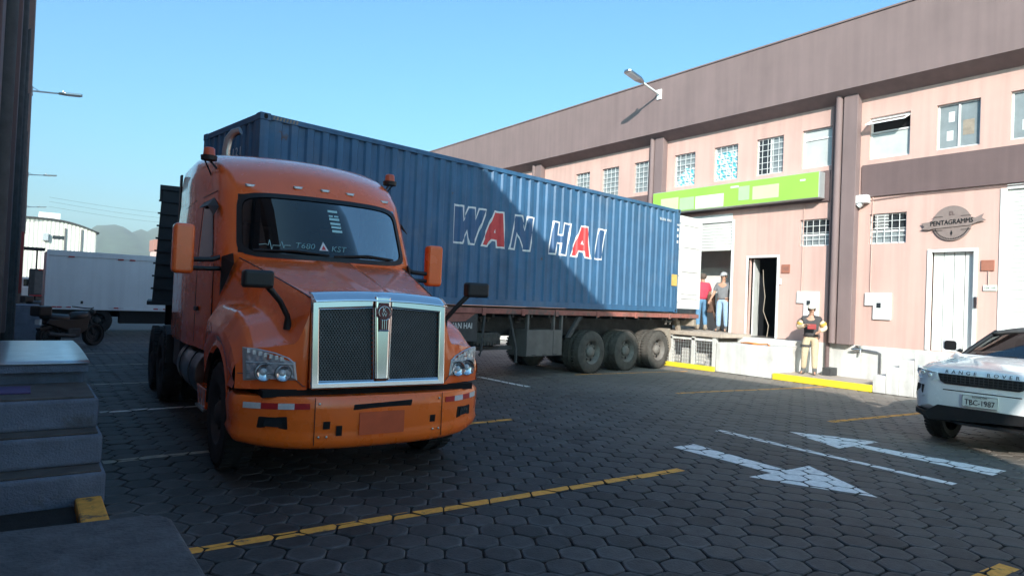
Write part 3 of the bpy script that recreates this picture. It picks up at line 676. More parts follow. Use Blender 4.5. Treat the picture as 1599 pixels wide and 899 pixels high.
text_mesh('PENTAGRAMMS', .15, .006, lambda x, y, z: S_(x, y + .02 + x * .05, z + .028), M['black'], 'lettering', rg, width=.8)
text_mesh('EL', .12, .004, lambda x, y, z: S_(x, y + .22, z + .006), M['brown_dark'], 'lettering', rg)
m = MB()
for k in range(26):
    a = PI * 1.12 + PI * .76 * k / 25; c = (.35 * math.cos(a), .35 * math.sin(a)); m.box(-.01, 0, -c[0] - .008, -c[0] + .008, c[1] - .012, c[1] + .012)
for s in (-1, 1):
    m.box(-.01, 0, s * .28 - .1, s * .28 + .1, .15, .157); m.box(-.01, 0, s * .28 - .1, s * .28 + .1, -.155, -.148)
m.prism([S_(x, y, 0) for x, y in ((-.02, -.22), (0, -.16), (.02, -.22), (0, -.28))], (-.01, 0, 0)); m.build('ornament', M['black'], rg, fix=False)['kind'] = 'stuff'
def plate(name, y0, y1, z0, z1, m, label, cat, grp=None, txt=None):
    t = thing(name, (FX, (y0 + y1) / 2, (z0 + z1) / 2), 0, label, cat, grp)
    q = MB(); q.box(-.03, -.002, -(y1 - y0) / 2, (y1 - y0) / 2, -(z1 - z0) / 2, (z1 - z0) / 2); q.build('plate', m, t, bevel=.004)
    if txt: text_mesh(txt, (z1 - z0) * .55, .001, lambda x, y, z: (-.032 - z, -x, y), M['black'] if m != M['rust_plate'] else M['brown_dark'], 'lettering', t)
    return t
plate('unit_plate', 5.23, 5.47, 2.76, 2.99, M['rust_plate'], 'square reddish brown plate beside the round sign, above a small number plate', 'plate')
plate('number_plate', 5.17, 5.42, 2.33, 2.45, M['sign_white'], 'small pale number plate right of the white door', 'plate', None, '104 105')
plate('unit_plate', 9.90, 10.14, 2.75, 2.98, M['rust_plate'], 'square reddish brown plate right of the open dark doorway', 'plate', None, '103')
plate('switch_box', 10.14, 10.25, 2.44, 2.6, M['frame_white'], 'small white bell box right of the open doorway', 'box')
def meter(y0, y1, zt, label):
    t = thing('meter_box', (FX, (y0 + y1) / 2, zt), 0, label, 'meter box', 'white meter boxes on the wall')
    w = y1 - y0
    q = MB(); q.prism([(-.05, w / 2, 0), (-.05, -w / 2, 0), (-.05, -w / 2, -.64), (-.05, w / 2 - .2, -.64), (-.05, w / 2 - .2, -.31), (-.05, w / 2, -.31)], (.048, 0, 0)); q.build('cover', M['frame_white'], t, bevel=.006)
    q = MB(); q.box(-.056, -.052, -.08, .02, -.36, -.24); q.build('meter_glass', M['window_dark'], t)
meter(9.05, 9.66, 2.26, 'white meter box on the pink wall behind the guard'); meter(7.28, 7.89, 2.25, 'white meter box on the pink wall above the tap')
sc_ = thing('security_camera', (FX, 8.02, 4.5), 0, 'white security camera housing beside the brown pilaster', 'camera')
m = MB(); m.box(-.2, -.005, -.18, .12, -.06, .14); m.build('housing', M['frame_white'], sc_, bevel=.02)
m = MB(); m.lathe([(0, -.1), (.05, -.1), (.07, -.04), (.07, .05)], (-.12, .04, -.1), (-.3, .5, -.6), 14); m.build('lens_hood', M['frame_alu'], sc_, auto=40)
cb = MB(); cb.tube([(15.75, 10.75, .812), (15.6, 10.5, .83), (15.55, 10.2, .815), (15.65, 9.9, .84), (15.5, 9.75, .815)], .02, 7); cb.tube([(15.65, 10.6, .83), (15.5, 10.35, .85), (15.6, 10.1, .83)], .018, 7)
tag(cb.build('cable', M['orange_cable'], None, auto=50), 'loose orange cable lying on the white dock', 'cable')
bx = MB(); bx.box(-.16, .16, -.11, .11, 0, .2); o = tag(bx.build('box', M['chassis'], None, bevel=.01), 'small dark box on the walkway beside the guard', 'box'); o.location = (16.4, 8.62, .151)
# wall lamps
def wall_lamp(x, y, z, sgn, label, tilt=.18):
    t = thing('wall_lamp', (x, y, z), 0, label, 'lamp', 'lamps on arms along the parapets')
    q = MB(); q.box(-.03, 0, -.09, .09, -.16, .16) if sgn < 0 else q.box(0, .03, -.09, .09, -.16, .16); q.build('wall_plate', M['frame_white'], t)
    q = MB(); q.tube([(0, 0, 0), (sgn * .85, 0, .85 * tilt)], .032, 10); q.tube([(sgn * .02, 0, .14), (sgn * .25, 0, .25 * tilt)], .012, 6); q.build('arm', M['frame_white'], t, auto=50)
    hd_ = MB()
    hd_.prism([(sgn * .8, -.06, .8 * tilt - .03), (sgn * .8, .06, .8 * tilt - .03), (sgn * 1.0, .15, 1.0 * tilt - .03), (sgn * 1.5, .15, 1.5 * tilt - .03), (sgn * 1.55, .08, 1.55 * tilt - .03), (sgn * 1.55, -.08, 1.55 * tilt - .03), (sgn * 1.5, -.15, 1.5 * tilt - .03), (sgn * 1.0, -.15, 1.0 * tilt - .03)], (0, 0, .07))
    ho = hd_.build('head', M['brushed'], t, bevel=.01)
    q = MB(); q.prism([(sgn * 1.05, -.12, 1.05 * tilt - .034), (sgn * 1.05, .12, 1.05 * tilt - .034), (sgn * 1.48, .12, 1.48 * tilt - .034), (sgn * 1.48, -.12, 1.48 * tilt - .034)], (0, 0, -.008)); q.build('diffuser', M['lens'], ho)
    q = MB(); q.tube([(sgn * .95, 0, .95 * tilt + .03), (sgn * .95, 0, .95 * tilt + .12)], .035, 10); q.build('photocell', M['frame_alu'], t)
    return t
wall_lamp(16.15, 14.34, 8.49, -1, 'street lamp on a white arm on the sunlit brown parapet', .26)

# ------------------------------------------------------------------ warehouse on the left (its end wall stands a few metres behind the camera)
LX = -0.30
wl_ = thing('warehouse', (LX, 30, 0), 0, 'long shaded warehouse at the left edge with brown parapet and dark pilasters', 'building')
def LL(mb): mb.v = [(p[0] - LX, p[1] - 30, p[2]) for p in mb.v]; return mb
E0, E1 = -7.35, 100
holes = []
for k in range(13):
    y = 13.2 + k * 6.3
    holes += [(y, y + .9, UP0, UP1), (y + 1.7, y + 2.6, UP0, UP1), (y + 3.4, y + 4.3, UP0, UP1)]
m = MB(); wall_open(m, E0, E1, 0.95, 7.1, holes, LX, .12, -1); LL(m).build('wall', M['pink'], wl_, fix=False)
pane0 = None
for (a, b, c, d) in holes:
    if pane0 is None:
        m = MB(); m.box(LX - .1, LX - .09, a, b, c, d); pane0 = LL(m).build('window', M['window_grey'], wl_); ya = a
    else:
        o = pane0.copy(); C.objects.link(o); o.location.y = a - ya
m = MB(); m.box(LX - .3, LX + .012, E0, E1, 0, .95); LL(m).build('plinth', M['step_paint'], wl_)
m = MB(); m.prism([(x, E0, z) for x, z in ((LX, 7.05), (-.06, 7.3), (-.06, 9.36), (-.35, 9.36), (-.5, 9.3), (LX - .02, 7.05))], (0, E1 - E0, 0)); LL(m).build('parapet', M['brown'], wl_)
m = MB(); m.box(-24, LX - .52, E0, E1, 8.6, 8.7); m.box(-24, LX - .01, E0, E0 + .2, 0, 8.6); m.box(-24, LX - .01, E1 - .2, E1, 0, 8.6); m.box(-24, -23.8, E0 + .2, E1 - .2, 0, 8.6); LL(m).build('roof', M['concrete'], wl_)
for k in range(14):
    y = 5.3 + 6.3 * k
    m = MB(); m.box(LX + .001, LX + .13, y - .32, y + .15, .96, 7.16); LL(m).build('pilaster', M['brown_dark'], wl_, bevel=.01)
    m = MB(); m.tube([(LX + .12, y + .28, .3), (LX + .12, y + .28, 7.3)], .075, 12); LL(m).build('downpipe', M['chassis'], wl_, auto=40)
for y, lb in ((30, 'nearest street lamp on the left parapet, against the sky'), (54, 'second street lamp along the left parapet'), (78, 'third street lamp along the left parapet'), (97, 'farthest street lamp along the left parapet')):
    wall_lamp(-.06, y, 8.6, 1, lb, .1)
m = MB(); m.box(LX + .002, -.04, 29.4, 31.2, 1.2, 3.4); tag(m.build('sign_board', M['red_wall'], None, bevel=.02), 'dark red board on the left wall beyond the steps', 'board')

# steps and slab at the left
st = thing('stairs', (.1, 6.5, 0), 0, 'grey painted concrete steps with a worn top at the left', 'stairs')
def ST(mb): mb.v = [(p[0] - .1, p[1] - 6.5, p[2]) for p in mb.v]; return mb
for (y, z, x, zb) in ((5.88, .272, .575, 0), (6.10, .52, .56, .27), (6.32, .77, .54, .515)):
    m = MB(); m.box(LX + .02, x, y, 7.3 + .01 * z, zb, z - .014); so = ST(m).build('step', M['step_paint'], st, bevel=.03, seg=3)
    m = MB(); m.box(LX + .03, x - .03, y + .022, 7.28, z - .016, z); ST(m).build('tread', M['tread'], so, bevel=.008)
m = MB(); m.box(LX + .02, .49, 7.32, 10.1, 0, .93); ST(m).build('platform', M['step_paint'], st, bevel=.012)
rp = thing('tread_plate', (.1, 8.5, .93), 0, 'shiny steel tread plate lying on the upper platform of the steps', 'plate')
m = MB(); m.grid(lambda u, v: (LX + .02 - .1 + u * (.53 - LX - .02), 7.22 - 8.5 + v * 2.7, .028 + .022 * math.sin(PI * v) - .004 * (v < .02)), 4, 14); m.build('sheet', M['plate_steel'], rp, smooth=True, thick=.012)
m = MB(); m.box(LX + .02 - .1, .42, 7.24 - 8.5, 7.255 - 8.5, -.06, .012); m.build('lip', M['step_paint'], rp)
mt = MB(); mt.box(-.28, .09, 6.62, 7.02, .771, .785); tag(mt.build('doormat', M['purple'], None, bevel=.004), 'dark purple mat on the worn top of the steps', 'mat')
kb = MB(); kb.box(.38, .55, 4.9, 5.86, -.02, .09); tag(kb.build('kerb', M['line_yellow'], None, bevel=.015), 'worn orange yellow kerb at the foot of the left steps', 'kerb')
kb = MB(); kb.box(LX + .02, .375, 4.1, 5.86, -.03, .03); kb.build('gutter', M['joint'], ground)
sl = MB(); sl.prism([(x, y, 0) for x, y in ((LX + .02, 1.2), (.70, 1.2), (.70, 3.93), (.66, 4.02), (.58, 4.06), (LX + .02, 4.14))], (0, 0, .45)); tag(sl.build('landing', M['slab'], None, bevel=.025, seg=3), 'rough dark concrete slab in the near left corner', 'slab')
m = MB(); m.box(LX + .02, .45, 22.6, 23.6, 0, .95); m.box(LX + .02, .40, 22.62, 23.58, .951, 1.0); tag(m.build('platform', M['step_paint'], None, bevel=.015), 'grey concrete platform by the left wall in front of the motorcycle', 'platform')

# ------------------------------------------------------------------ shipping container (length along local x, depth along local y)
CH = 0.1355
ct = thing('shipping_container', (2.86, 10.675, 0), CH, 'forty foot blue shipping container lettered WAN HAI, half in shade, loaded on the trailer', 'container')
CL, CW, CB, CT = 12.192, 2.438, 1.545, 4.476
def corr(x):                                   # depth of the corrugation at x
    p = 0.278; t = ((x - 0.25) % p) / p
    if t < .38: return 0.012
    if t < .5: return 0.012 + .036 * (t - .38) / .12
    if t < .88: return 0.048
    return 0.048 - .036 * (t - .88) / .12
brk = []
k = 0
while 0.25 + k * .278 < CL - .1:
    for f in (0, .38, .5, .88): brk.append(.25 + k * .278 + f * .278)
    k += 1
brk = [b for b in brk if .16 < b < CL - .16]
def side(y, sgn):
    m = MB(); xs = [.15] + brk + [CL - .15]; vs = []
    for x in xs: vs += [(x, y + sgn * corr(x), CB + .16), (x, y + sgn * corr(x), CT - .10)]
    m.add(vs, [(2 * i, 2 * i + 2, 2 * i + 3, 2 * i + 1) for i in range(len(xs) - 1)]); return m
side(0, 1).build('side_panel', M['navy'], ct); side(CW, -1).build('side_panel', M['navy'], ct)
def corr_y(y): return corr(y * 1.11 + .06)
m = MB(); ys = [.15]
k = 0
while ys[-1] < CW - .17:
    k += 1; ys.append(.15 + k * .0278)
vs = []
for y in ys: vs += [(corr_y(y), y, CB + .16), (corr_y(y), y, CT - .10)]
m.add(vs, [(2 * i, 2 * i + 2, 2 * i + 3, 2 * i + 1) for i in range(len(ys) - 1)]); m.build('front_panel', M['navy'], ct)
for x in (0, CL - .15):
    for y in (0, CW - .15):
        m = MB(); m.box(x + .002, x + .148, y + .002, y + .148, CB + .118, CT - .118); m.build('corner_post', M['navy'], ct, bevel=.01)
        for z in (CB, CT - .118):
            m = MB(); m.box(x - .004, x + .174, y - .004, y + .166, z, z + .118); cc = m.build('corner_casting', M['navy'], ct, bevel=.012)
            if y == 0:
                m = MB(); m.prism([(px, -.006, pz) for px, pz in rounded(x + .087, z + .06, .03, .042, .028)], (0, .02, 0)); m.build('hole', M['dark'], cc)
for y in (0, CW - .1):
    m = MB(); m.box(.176, CL - .176, y - .001, y + .09, CT - .10, CT - .015); m.build('top_rail', M['navy'], ct, bevel=.006)
    m = MB(); m.box(.176, CL - .176, y - .002, y + .09, CB + .02, CB + .158); m.build('bottom_rail', M['navy'], ct, bevel=.006)
for z in (CT - .11, CB + .01):
    m = MB(); m.box(.004, .1, .168, CW - .168, z, z + .10); m.build('end_rail', M['navy'], ct, bevel=.006)
m = MB(); m.grid(lambda u, v: (.1 + u * (CL - .2), .05 + v * (CW - .1), CT - .03 + (.012 if int(u * 120 + .5) % 2 else 0)), 120, 1); m.build('roof', M['navy'], ct)
m = MB(); m.box(.1, CL - .1, .1, CW - .1, CB + .1, CB + .14); m.build('floor', M['brown_wood'], ct)
# hazard stripes on the top rail near the corner, light patch shapes are flat tape
m = MB()
for k in range(8):
    x = .20 + k * .055; m.poly([(x, -.004, CT - .085), (x + .03, -.004, CT - .085), (x + .045, -.004, CT - .025), (x + .015, -.004, CT - .025)])
m.build('hazard_tape', M['dust'], ct, fix=False)
def drape(poly, off, name, m, keep='all', inset=0.0, hole=None):
    """flat lettering polygon laid over the corrugated side"""
    bm = bmesh.new()
    outer = [Vector(p) for p in poly]
    if area(outer) < 0: outer = outer[::-1]
    if inset:
        n_ = len(outer); inn = []
        for i in range(n_):
            p0, p1, p2 = outer[i - 1], outer[i], outer[(i + 1) % n_]
            d1 = (p1 - p0).normalized(); d2 = (p2 - p1).normalized(); n1 = Vector((-d1.y, d1.x)); n2 = Vector((-d2.y, d2.x))
            b_ = (n1 + n2); b_ = b_ / max(.35, b_.dot(n1)); inn.append(p1 + b_ * inset)
        vi = [bm.verts.new((p.x, 0, p.y)) for p in inn]
        if keep == 'ring':
            vo = [bm.verts.new((p.x, 0, p.y)) for p in outer]
            for i in range(n_): bm.faces.new((vo[i], vo[(i + 1) % n_], vi[(i + 1) % n_], vi[i]))
        else: bm.faces.new(vi)
    else: bm.faces.new([bm.verts.new((p.x, 0, p.y)) for p in outer])
    bm.normal_update()
    bmesh.ops.triangulate(bm, faces=bm.faces[:])
    x0 = min(v.co.x for v in bm.verts); x1 = max(v.co.x for v in bm.verts)
    for b in brk:
        if x0 < b < x1: bmesh.ops.bisect_plane(bm, geom=bm.verts[:] + bm.edges[:] + bm.faces[:], plane_co=(b, 0, 0), plane_no=(1, 0, 0), dist=1e-5)
    for v in bm.verts: v.co.y = corr(v.co.x) - off
    me = bpy.data.meshes.new(name); bm.to_mesh(me); bm.free(); me.materials.append(m)
    o = bpy.data.objects.new(name, me); C.objects.link(o); o.parent = ct
    return o
T0, T1 = 2.778, 3.557
letters = [
    ('w', [(3.955, T1), (4.215, T1), (4.222, 3.275), (4.346, T1), (4.533, T1), (4.54, 3.275), (4.63, T1), (4.857, T1), (4.55, T0), (4.385, T0), (4.336, 3.02), (4.225, T0), (3.965, T0)], None),
    ('a', [(5.042, T1), (5.325, T1), (5.41, T0), (5.153, T0), (5.133, 2.912), (4.997, 2.912), (4.911, T0), (4.691, T0)], [(5.09, 3.19), (5.125, 3.09), (5.045, 3.09)]),
    ('n', [(5.66, T1), (5.885, T1), (5.99, 3.27), (6.04, T1), (6.288, T1), (6.159, T0), (5.936, T0), (5.76, 3.115), (5.707, T0), (5.503, T0)], None),
    ('h', [(6.89, T1), (7.142, T1), (7.11, 3.275), (7.20, 3.275), (7.241, T1), (7.519, T1), (7.41, T0), (7.133, T0), (7.164, 3.04), (7.055, 3.04), (7.005, T0), (6.752, T0)], None),
    ('a', [(7.863, T1), (8.144, T1), (8.305, T0), (8.036, T0), (8.0, 2.912), (7.807, 2.912), (7.758, T0), (7.486, T0)], [(7.965, 3.21), (8.012, 3.103), (7.90, 3.103)]),
    ('i', [(8.55, T1), (8.86, T1), (8.71, T0), (8.40, T0)], None)]
for nm, poly, hole in letters:
    drape(poly, .004, 'letter_outline', M['letter_white'], 'ring', .038)
    if nm != 'a': drape(poly, .004, 'letter_fill', M['navy_letter'], 'inner', .038)
    else:
        drape(poly, .004, 'letter_fill', M['letter_red'], 'inner', .038); drape(hole[::-1], .006, 'letter_counter', M['letter_white'])
def cside(x0, z0): return lambda x, y, z: (x0 + x, .006 - z, z0 + y)
text_mesh('WAN HAI', .11, .0015, lambda x, y, z: (11.45 + x, -.002 - z + corr(11.45 + x) * .0, 4.10 + y), M['letter_white'], 'lettering', ct, spacing=1.25)
text_mesh('WHSU', .085, .0015, lambda x, y, z: (12.10 + x * .5, -.003 - z, 4.02 + y), M['letter_white'], 'lettering', ct)
for k in range(3): 
    m = MB(); m.box(12.06, 12.13, -.003, .0, 3.85 - k * .17, 3.93 - k * .17); m.build('mark', M['letter_white'], ct)
text_mesh('5 5 1 2 1', .2, .0015, lambda x, y, z: (.008 - z, 1.05 - x * .95, 3.95 + y), M['letter_white'], 'lettering', ct, width=1.0)
m = MB(); m.box(11.86, 12.14, -.006, -.001, 2.3, 2.62); m.build('yellow_label', mat('yellow_label', (.62, .42, .12), .6, var=.15, scale=20), ct)
# doors folded straight back
for y, s in ((-.02, 1), (CW - .02, -1)):
    dm = MB(); dm.box(CL + .03, CL + 1.20, y, y + .045, CB + .12, CT - .16); do = dm.build('door', M['door_white'], ct, bevel=.006)
    if s == 1:
        do['label'] = 'white container door folded open at the rear, catching the sun'
        for zz in (1.95, 2.08, 2.72, 3.42, 4.05):
            q = MB(); q.box(CL + .12, CL + 1.05, y - .022, y - .001, zz, zz + .045); q.build('rib', M['door_white'], do, bevel=.01)
        for zz in (1.85, 2.6, 3.35, 4.1):
            q = MB(); q.box(CL - .02, CL + .1, y - .02, y - .002, zz, zz + .06); q.build('hinge', M['door_white'], do)

# ------------------------------------------------------------------ trailer
tr = thing('trailer', (2.86, 10.675, 0), CH, 'three axle flatbed trailer with dusty tyres and a faded red side rail under the container', 'trailer')
for y in (-.05, CW - .03):
    m = MB(); m.box(.15, 13.32, y, y + .08, 1.40, 1.51); m.build('side_rail', M['rail_red'], tr, bevel=.008)
m = MB(); m.box(.1, 13.3, .04, CW - .04, 1.44, 1.53); m.build('deck', M['brown_wood'], tr)
for y in (.75, 1.55):
    m = MB(); m.box(.2, 13.2, y, y + .14, 1.30, 1.44); m.box(2.5, 13.2, y, y + .14, .88, 1.30); m.build('beam', M['chassis'], tr, bevel=.01)
cm = None
for k in range(22):
    for y0_, y1_ in ((.04, .75), (1.69, CW - .04)):
        if cm is None: m = MB(); m.box(.5, .56, .04, .75, 1.33, 1.438); cm = m.build('cross_member', M['chassis'], tr)
        else: o = cm.copy(); C.objects.link(o); o.location = (k * .58, y0_ - .04, 0)
m = MB(); m.box(13.10, 13.28, .0, CW, 1.16, 1.38); m.build('rear_bumper', M['dust'], tr, bevel=.02)
for y in (.25, CW - .4): m = MB(); m.prism([(12.55, y, 1.39), (12.75, y, 1.39), (12.95, y, .78), (12.85, y, .78)], (0, .1, 0)); m.build('bumper_bracket', M['dust'], tr, bevel=.008)
m = MB(); m.box(12.86, 12.98, .15, CW - .15, .70, .84); m.build('underrun_bar', M['rail_red'], tr, bevel=.01)
for k, x in enumerate((.9, 2.0, 3.3, 4.75, 5.9, 7.0, 8.5, 10.1, 11.7)):
    m = MB(); m.box(x, x + .10, -.075, -.052, 1.37, 1.52); m.build('lashing_bracket', M['rail_red'], tr, bevel=.006)
# wheels
def wheel_geo(parent, r, w, tm, rm, name='wheel', hub=True, axis=(0, -1, 0), rimr=.56, dish=.07, n=36, lugs=10):
    """outer face towards axis; origin at wheel centre"""
    ax = Vector(axis)
    q = MB(); q.lathe([(r * rimr, w * .5 - .012), (r * .66, w * .5), (r * .90, w * .5 - .01), (r * .97, w * .5 - .035), (r, w * .5 - .07), (r, -w * .5 + .07), (r * .97, -w * .5 + .035), (r * .9, -w * .5), (r * rimr, -w * .5 + .01)], (0, 0, 0), axis, n)
    # tread grooves as thin rings and lateral blocks
    t = q.build(name, tm, parent, auto=30)
    g = MB()
    for k in range(44):
        a = 2 * PI * k / 44; u = Vector(axis).orthogonal().normalized(); v = ax.cross(u); rad = u * math.cos(a) + v * math.sin(a); tg = ax.cross(rad)
        for o0, o1 in ((w * .12, w * .44), (-w * .44, -w * .12)):
            c0 = rad * (r + .001); g.add([c0 + ax * o0 - tg * .022, c0 + ax * o1 - tg * .022, c0 + ax * o1 + tg * .022, c0 + ax * o0 + tg * .022, c0 * 1.018 + ax * o0 - tg * .02, c0 * 1.018 + ax * o1 - tg * .02, c0 * 1.018 + ax * o1 + tg * .02, c0 * 1.018 + ax * o0 + tg * .02], [(4, 5, 6, 7), (0, 1, 5, 4), (1, 2, 6, 5), (2, 3, 7, 6), (3, 0, 4, 7)])
    go = g.build('tread', tm, t, fix=False); go['kind'] = 'stuff'
    d = MB(); d.lathe([(r * rimr, w * .5 - .012), (r * rimr * .96, w * .5 - .03), (r * .50, w * .5 - dish), (r * .46, w * .5 - dish * 1.9), (r * .26, w * .5 - dish * 1.75), (r * .25, w * .5 - dish * .9), (r * .17, w * .5 - dish * .2), (r * .10, w * .5 - dish * .05), (0, w * .5 - dish * .02)], (0, 0, 0), axis, 30)
    ro_ = d.build('rim', rm, t, auto=35)
    b = MB(); u = ax.orthogonal().normalized(); v = ax.cross(u)
    for k in range(lugs):
        a = 2 * PI * k / lugs; c = (u * math.cos(a) + v * math.sin(a)) * r * .33 + ax * (w * .5 - dish * 1.85)
        b.tube([c, c + ax * .045], .016, 6)
    for k in range(8):
        a = 2 * PI * (k + .5) / 8; c = (u * math.cos(a) + v * math.sin(a)) * r * .40 + ax * (w * .5 - dish * 1.84)
        b.tube([c, c + ax * .008], .035, 8, mi=1)
    b.build('lugs', [rm, M['dark']], ro_, fix=False)
    return t
def dup_wheel(src, loc, rot=0, parent=None):
    c = copy_tree(src, parent if parent is not None else src.parent); c.location = loc; c.rotation_euler = (0, 0, rot); return c
w0 = wheel_geo(tr, .52, .27, M['rubber_dusty'], M['rim'])
w0.location = (8.42, .09, .52); w0.rotation_euler = (0, 0, 0)
for x in (8.42, 9.86, 11.30):
    for y, rz in ((.09, 0), (.40, PI), (CW - .09, PI), (CW - .40, 0)):
        if (x, y) == (8.42, .09): continue
        dup_wheel(w0, (x, y, .52), rz)
for x in (8.42, 9.86, 11.30):
    m = MB(); m.tube([(x, .1, .52), (x, CW - .1, .52)], .08, 10); m.build('axle', M['chassis'], tr, auto=40)
    m = MB(); m.tube([(x - .6, .78, .78), (x, .78, .66), (x + .6, .78, .78)], .05, 6); m.tube([(x - .6, 1.66, .78), (x, 1.66, .66), (x + .6, 1.66, .78)], .05, 6); m.build('leaf_spring', M['chassis'], tr, auto=40)
m = MB(); m.prism([(11.62, .0, 1.02), (11.9, .0, 1.10), (11.98, .0, .62), (11.9, .0, .42), (11.78, .0, .7)], (0, .5, 0)); m.build('mudflap', M['dust'], tr, bevel=.01)
m = MB(); m.prism([(7.85, -.04, 1.37), (7.98, -.04, 1.37), (7.58, -.04, .88), (7.46, -.04, .88)], (0, .08, 0)); m.build('mudguard_stay', M['chassis'], tr, bevel=.006)
# tool box hung in a frame
for x in (6.13, 6.98, 7.25): m = MB(); m.box(x, x + .05, -.03, .04, 1.06, 1.40); m.build('hanger', M['toolbox'], tr)
m = MB(); m.box(6.13, 7.30, -.03, .55, .47, 1.06); tb = m.build('tool_box', M['toolbox'], tr, bevel=.01)
m = MB(); m.box(6.985, 6.995, -.034, -.031, .48, 1.05); m.box(6.16, 7.27, -.036, -.031, .475, .49); 
for x in (6.3, 6.65, 7.0): m.box(x, x + .12, -.045, -.031, .5, .515)
m.build('seams', M['chassis'], tb, fix=False)
# spare wheel lying flat, landing legs, name board, braces
sp = dup_wheel(w0, (5.1, .5, .86)); sp.rotation_euler = (PI / 2, 0, 0); sp.name = 'spare_wheel'
m = MB(); m.box(4.5, 5.9, .2, .3, .62, .70); m.box(4.5, 5.9, .8, .9, .62, .70); m.tube([(5.6, .02, 1.4), (5.85, .02, .66), (5.86, .02, .35)], .035, 6); m.build('spare_carrier', M['chassis'], tr)
for y in (.05, CW - .15):
    m = MB(); m.tube([(4.92, y, 1.40), (4.86, y, .62)], .035, 8); m.tube([(4.86, y, .62), (4.83, y, .52), (4.80, y, .56)], .018, 6); m.build('landing_gear_crank', M['chassis'], tr, auto=40)
m = MB(); m.box(3.5, 4.68, -.02, 0, .83, 1.395); nb = m.build('name_board', M['chassis'], tr, bevel=.006); nb['label'] = 'grey board lettered WAN HAI half hidden by the orange fender'
text_mesh('WAN HAI', .17, .001, lambda x, y, z: (4.22 + x, -.023 - z, 1.14 + y), M['letter_white'], 'lettering', nb, width=.85)
m = MB(); m.prism([(3.5, -.022, 1.39), (4.6, -.022, 1.39), (4.35, -.022, 1.24), (3.5, -.022, 1.2)], (0, -.004, 0)); m.build('red_band', M['rail_red'], nb)
m = MB()
for x in (5.2, 6.5, 7.7): m.box(x, x + .18, .742, .748, 1.18, 1.32)
m.build('stencil', M['toolbox'], tr)
for x, y in ((5.35, .70), (6.55, .70), (11.9, .2)):
    m = MB(); m.box(x, x + .04, y - .05, y, 1.2, 1.36); m.box(x + .2, x + .24, y - .05, y, 1.2, 1.36); m.tube([(x - .05, y - .03, 1.28), (x + .3, y - .03, 1.28)], .02, 6); m.build('twist_lock', M['rim'], tr, fix=False)
m = MB(); m.box(.2, 2.4, .5, CW - .5, 1.20, 1.30); m.build('kingpin_plate', M['chassis'], tr)

# ------------------------------------------------------------------ orange tractor unit (local: x to the right of the picture, y backwards, z up; origin under the bumper)
TY = -R(2.87)
tk = thing('semi_truck', (2.62, 5.4, 0), TY, 'orange conventional sleeper truck with a chrome double grille, parked facing the camera', 'truck')
FT = [(.95, 1.75, 1.90, .95, 1.10), (2.03, 1.52, 1.80, .985, 1.10), (2.70, 1.85, 2.11, .95, 1.06), (2.80, 1.91, 2.17, .95, 1.05), (3.0, 2.10, 2.40, .95, 1.05), (3.15, 2.36, 2.68, .94, 1.04),
      (3.27, 2.68, 3.0, .89, 1.02), (3.35, 3.05, 3.35, .82, .97), (3.41, 3.5, 3.75, .70, .88), (3.44, 4.0, 4.2, .5, .7)]
def ft(z, k): return ip([(r[0], r[k]) for r in FT], z)
def front(z, x):
    c, k, w = ft(z, 1), ft(z, 2), ft(z, 3); return c + (k - c) * min(1.2, abs(x) / w) ** 2.2
FR = [-1, -.95, -.85, -.7, -.5, -.25, 0, .25, .5, .7, .85, .95, 1]
def ring(z):
    wf, ws, dk = ft(z, 3), ft(z, 4), ft(z, 2); p = [(f * wf, front(z, f * wf), z) for f in FR]
    s1 = (wf + (ws - wf) * .62, dk + .09, z); s2 = (ws, dk + .28, z); s3 = (ws + .03, max(dk + .5, 3.05), z); s4 = (ws + .075, max(dk + .7, 3.25), z); s5 = (ws + .075, 4.80, z); s6 = (ws + .03, 4.95, z)
    rt = [s1, s2, s3, s4, s5, s6]; lt = [(-a, b, c) for a, b, c in rt][::-1]
    return p + rt + lt
zs = [1.0, 1.25, 1.6, 1.9, 2.03, 2.07, 2.25, 2.45, 2.60, 2.715, 2.745, 2.80, 2.90, 3.0, 3.08, 3.15, 3.22, 3.27, 3.31, 3.35, 3.38, 3.41, 3.44]
m = MB(); rings = [ring(z) for z in zs]; nr = len(rings[0]); vs = [p for r_ in rings for p in r_]; fs = []
for j in range(len(zs) - 1):
    for i in range(nr):
        if 5 <= j <= 8 and 1 <= i <= 10: continue
        i2 = (i + 1) % nr; fs.append((j * nr + i, j * nr + i2, (j + 1) * nr + i2, (j + 1) * nr + i))
fs.append(tuple((len(zs) - 1) * nr + i for i in range(nr)))
m.add(vs, fs); cabo = m.build('cab', M['orange'], tk, auto=48)
def WS(x, z, off=.012): return (x, front(z, x) - off, z)
hw = lambda z: ft(z, 3) * .95
m = MB(); m.grid(lambda u, v: WS((2 * u - 1) * hw(2.07 + .65 * v), 2.07 + .65 * v, .002), 24, 8); m.build('windscreen', M['windscreen'], tk, smooth=True)
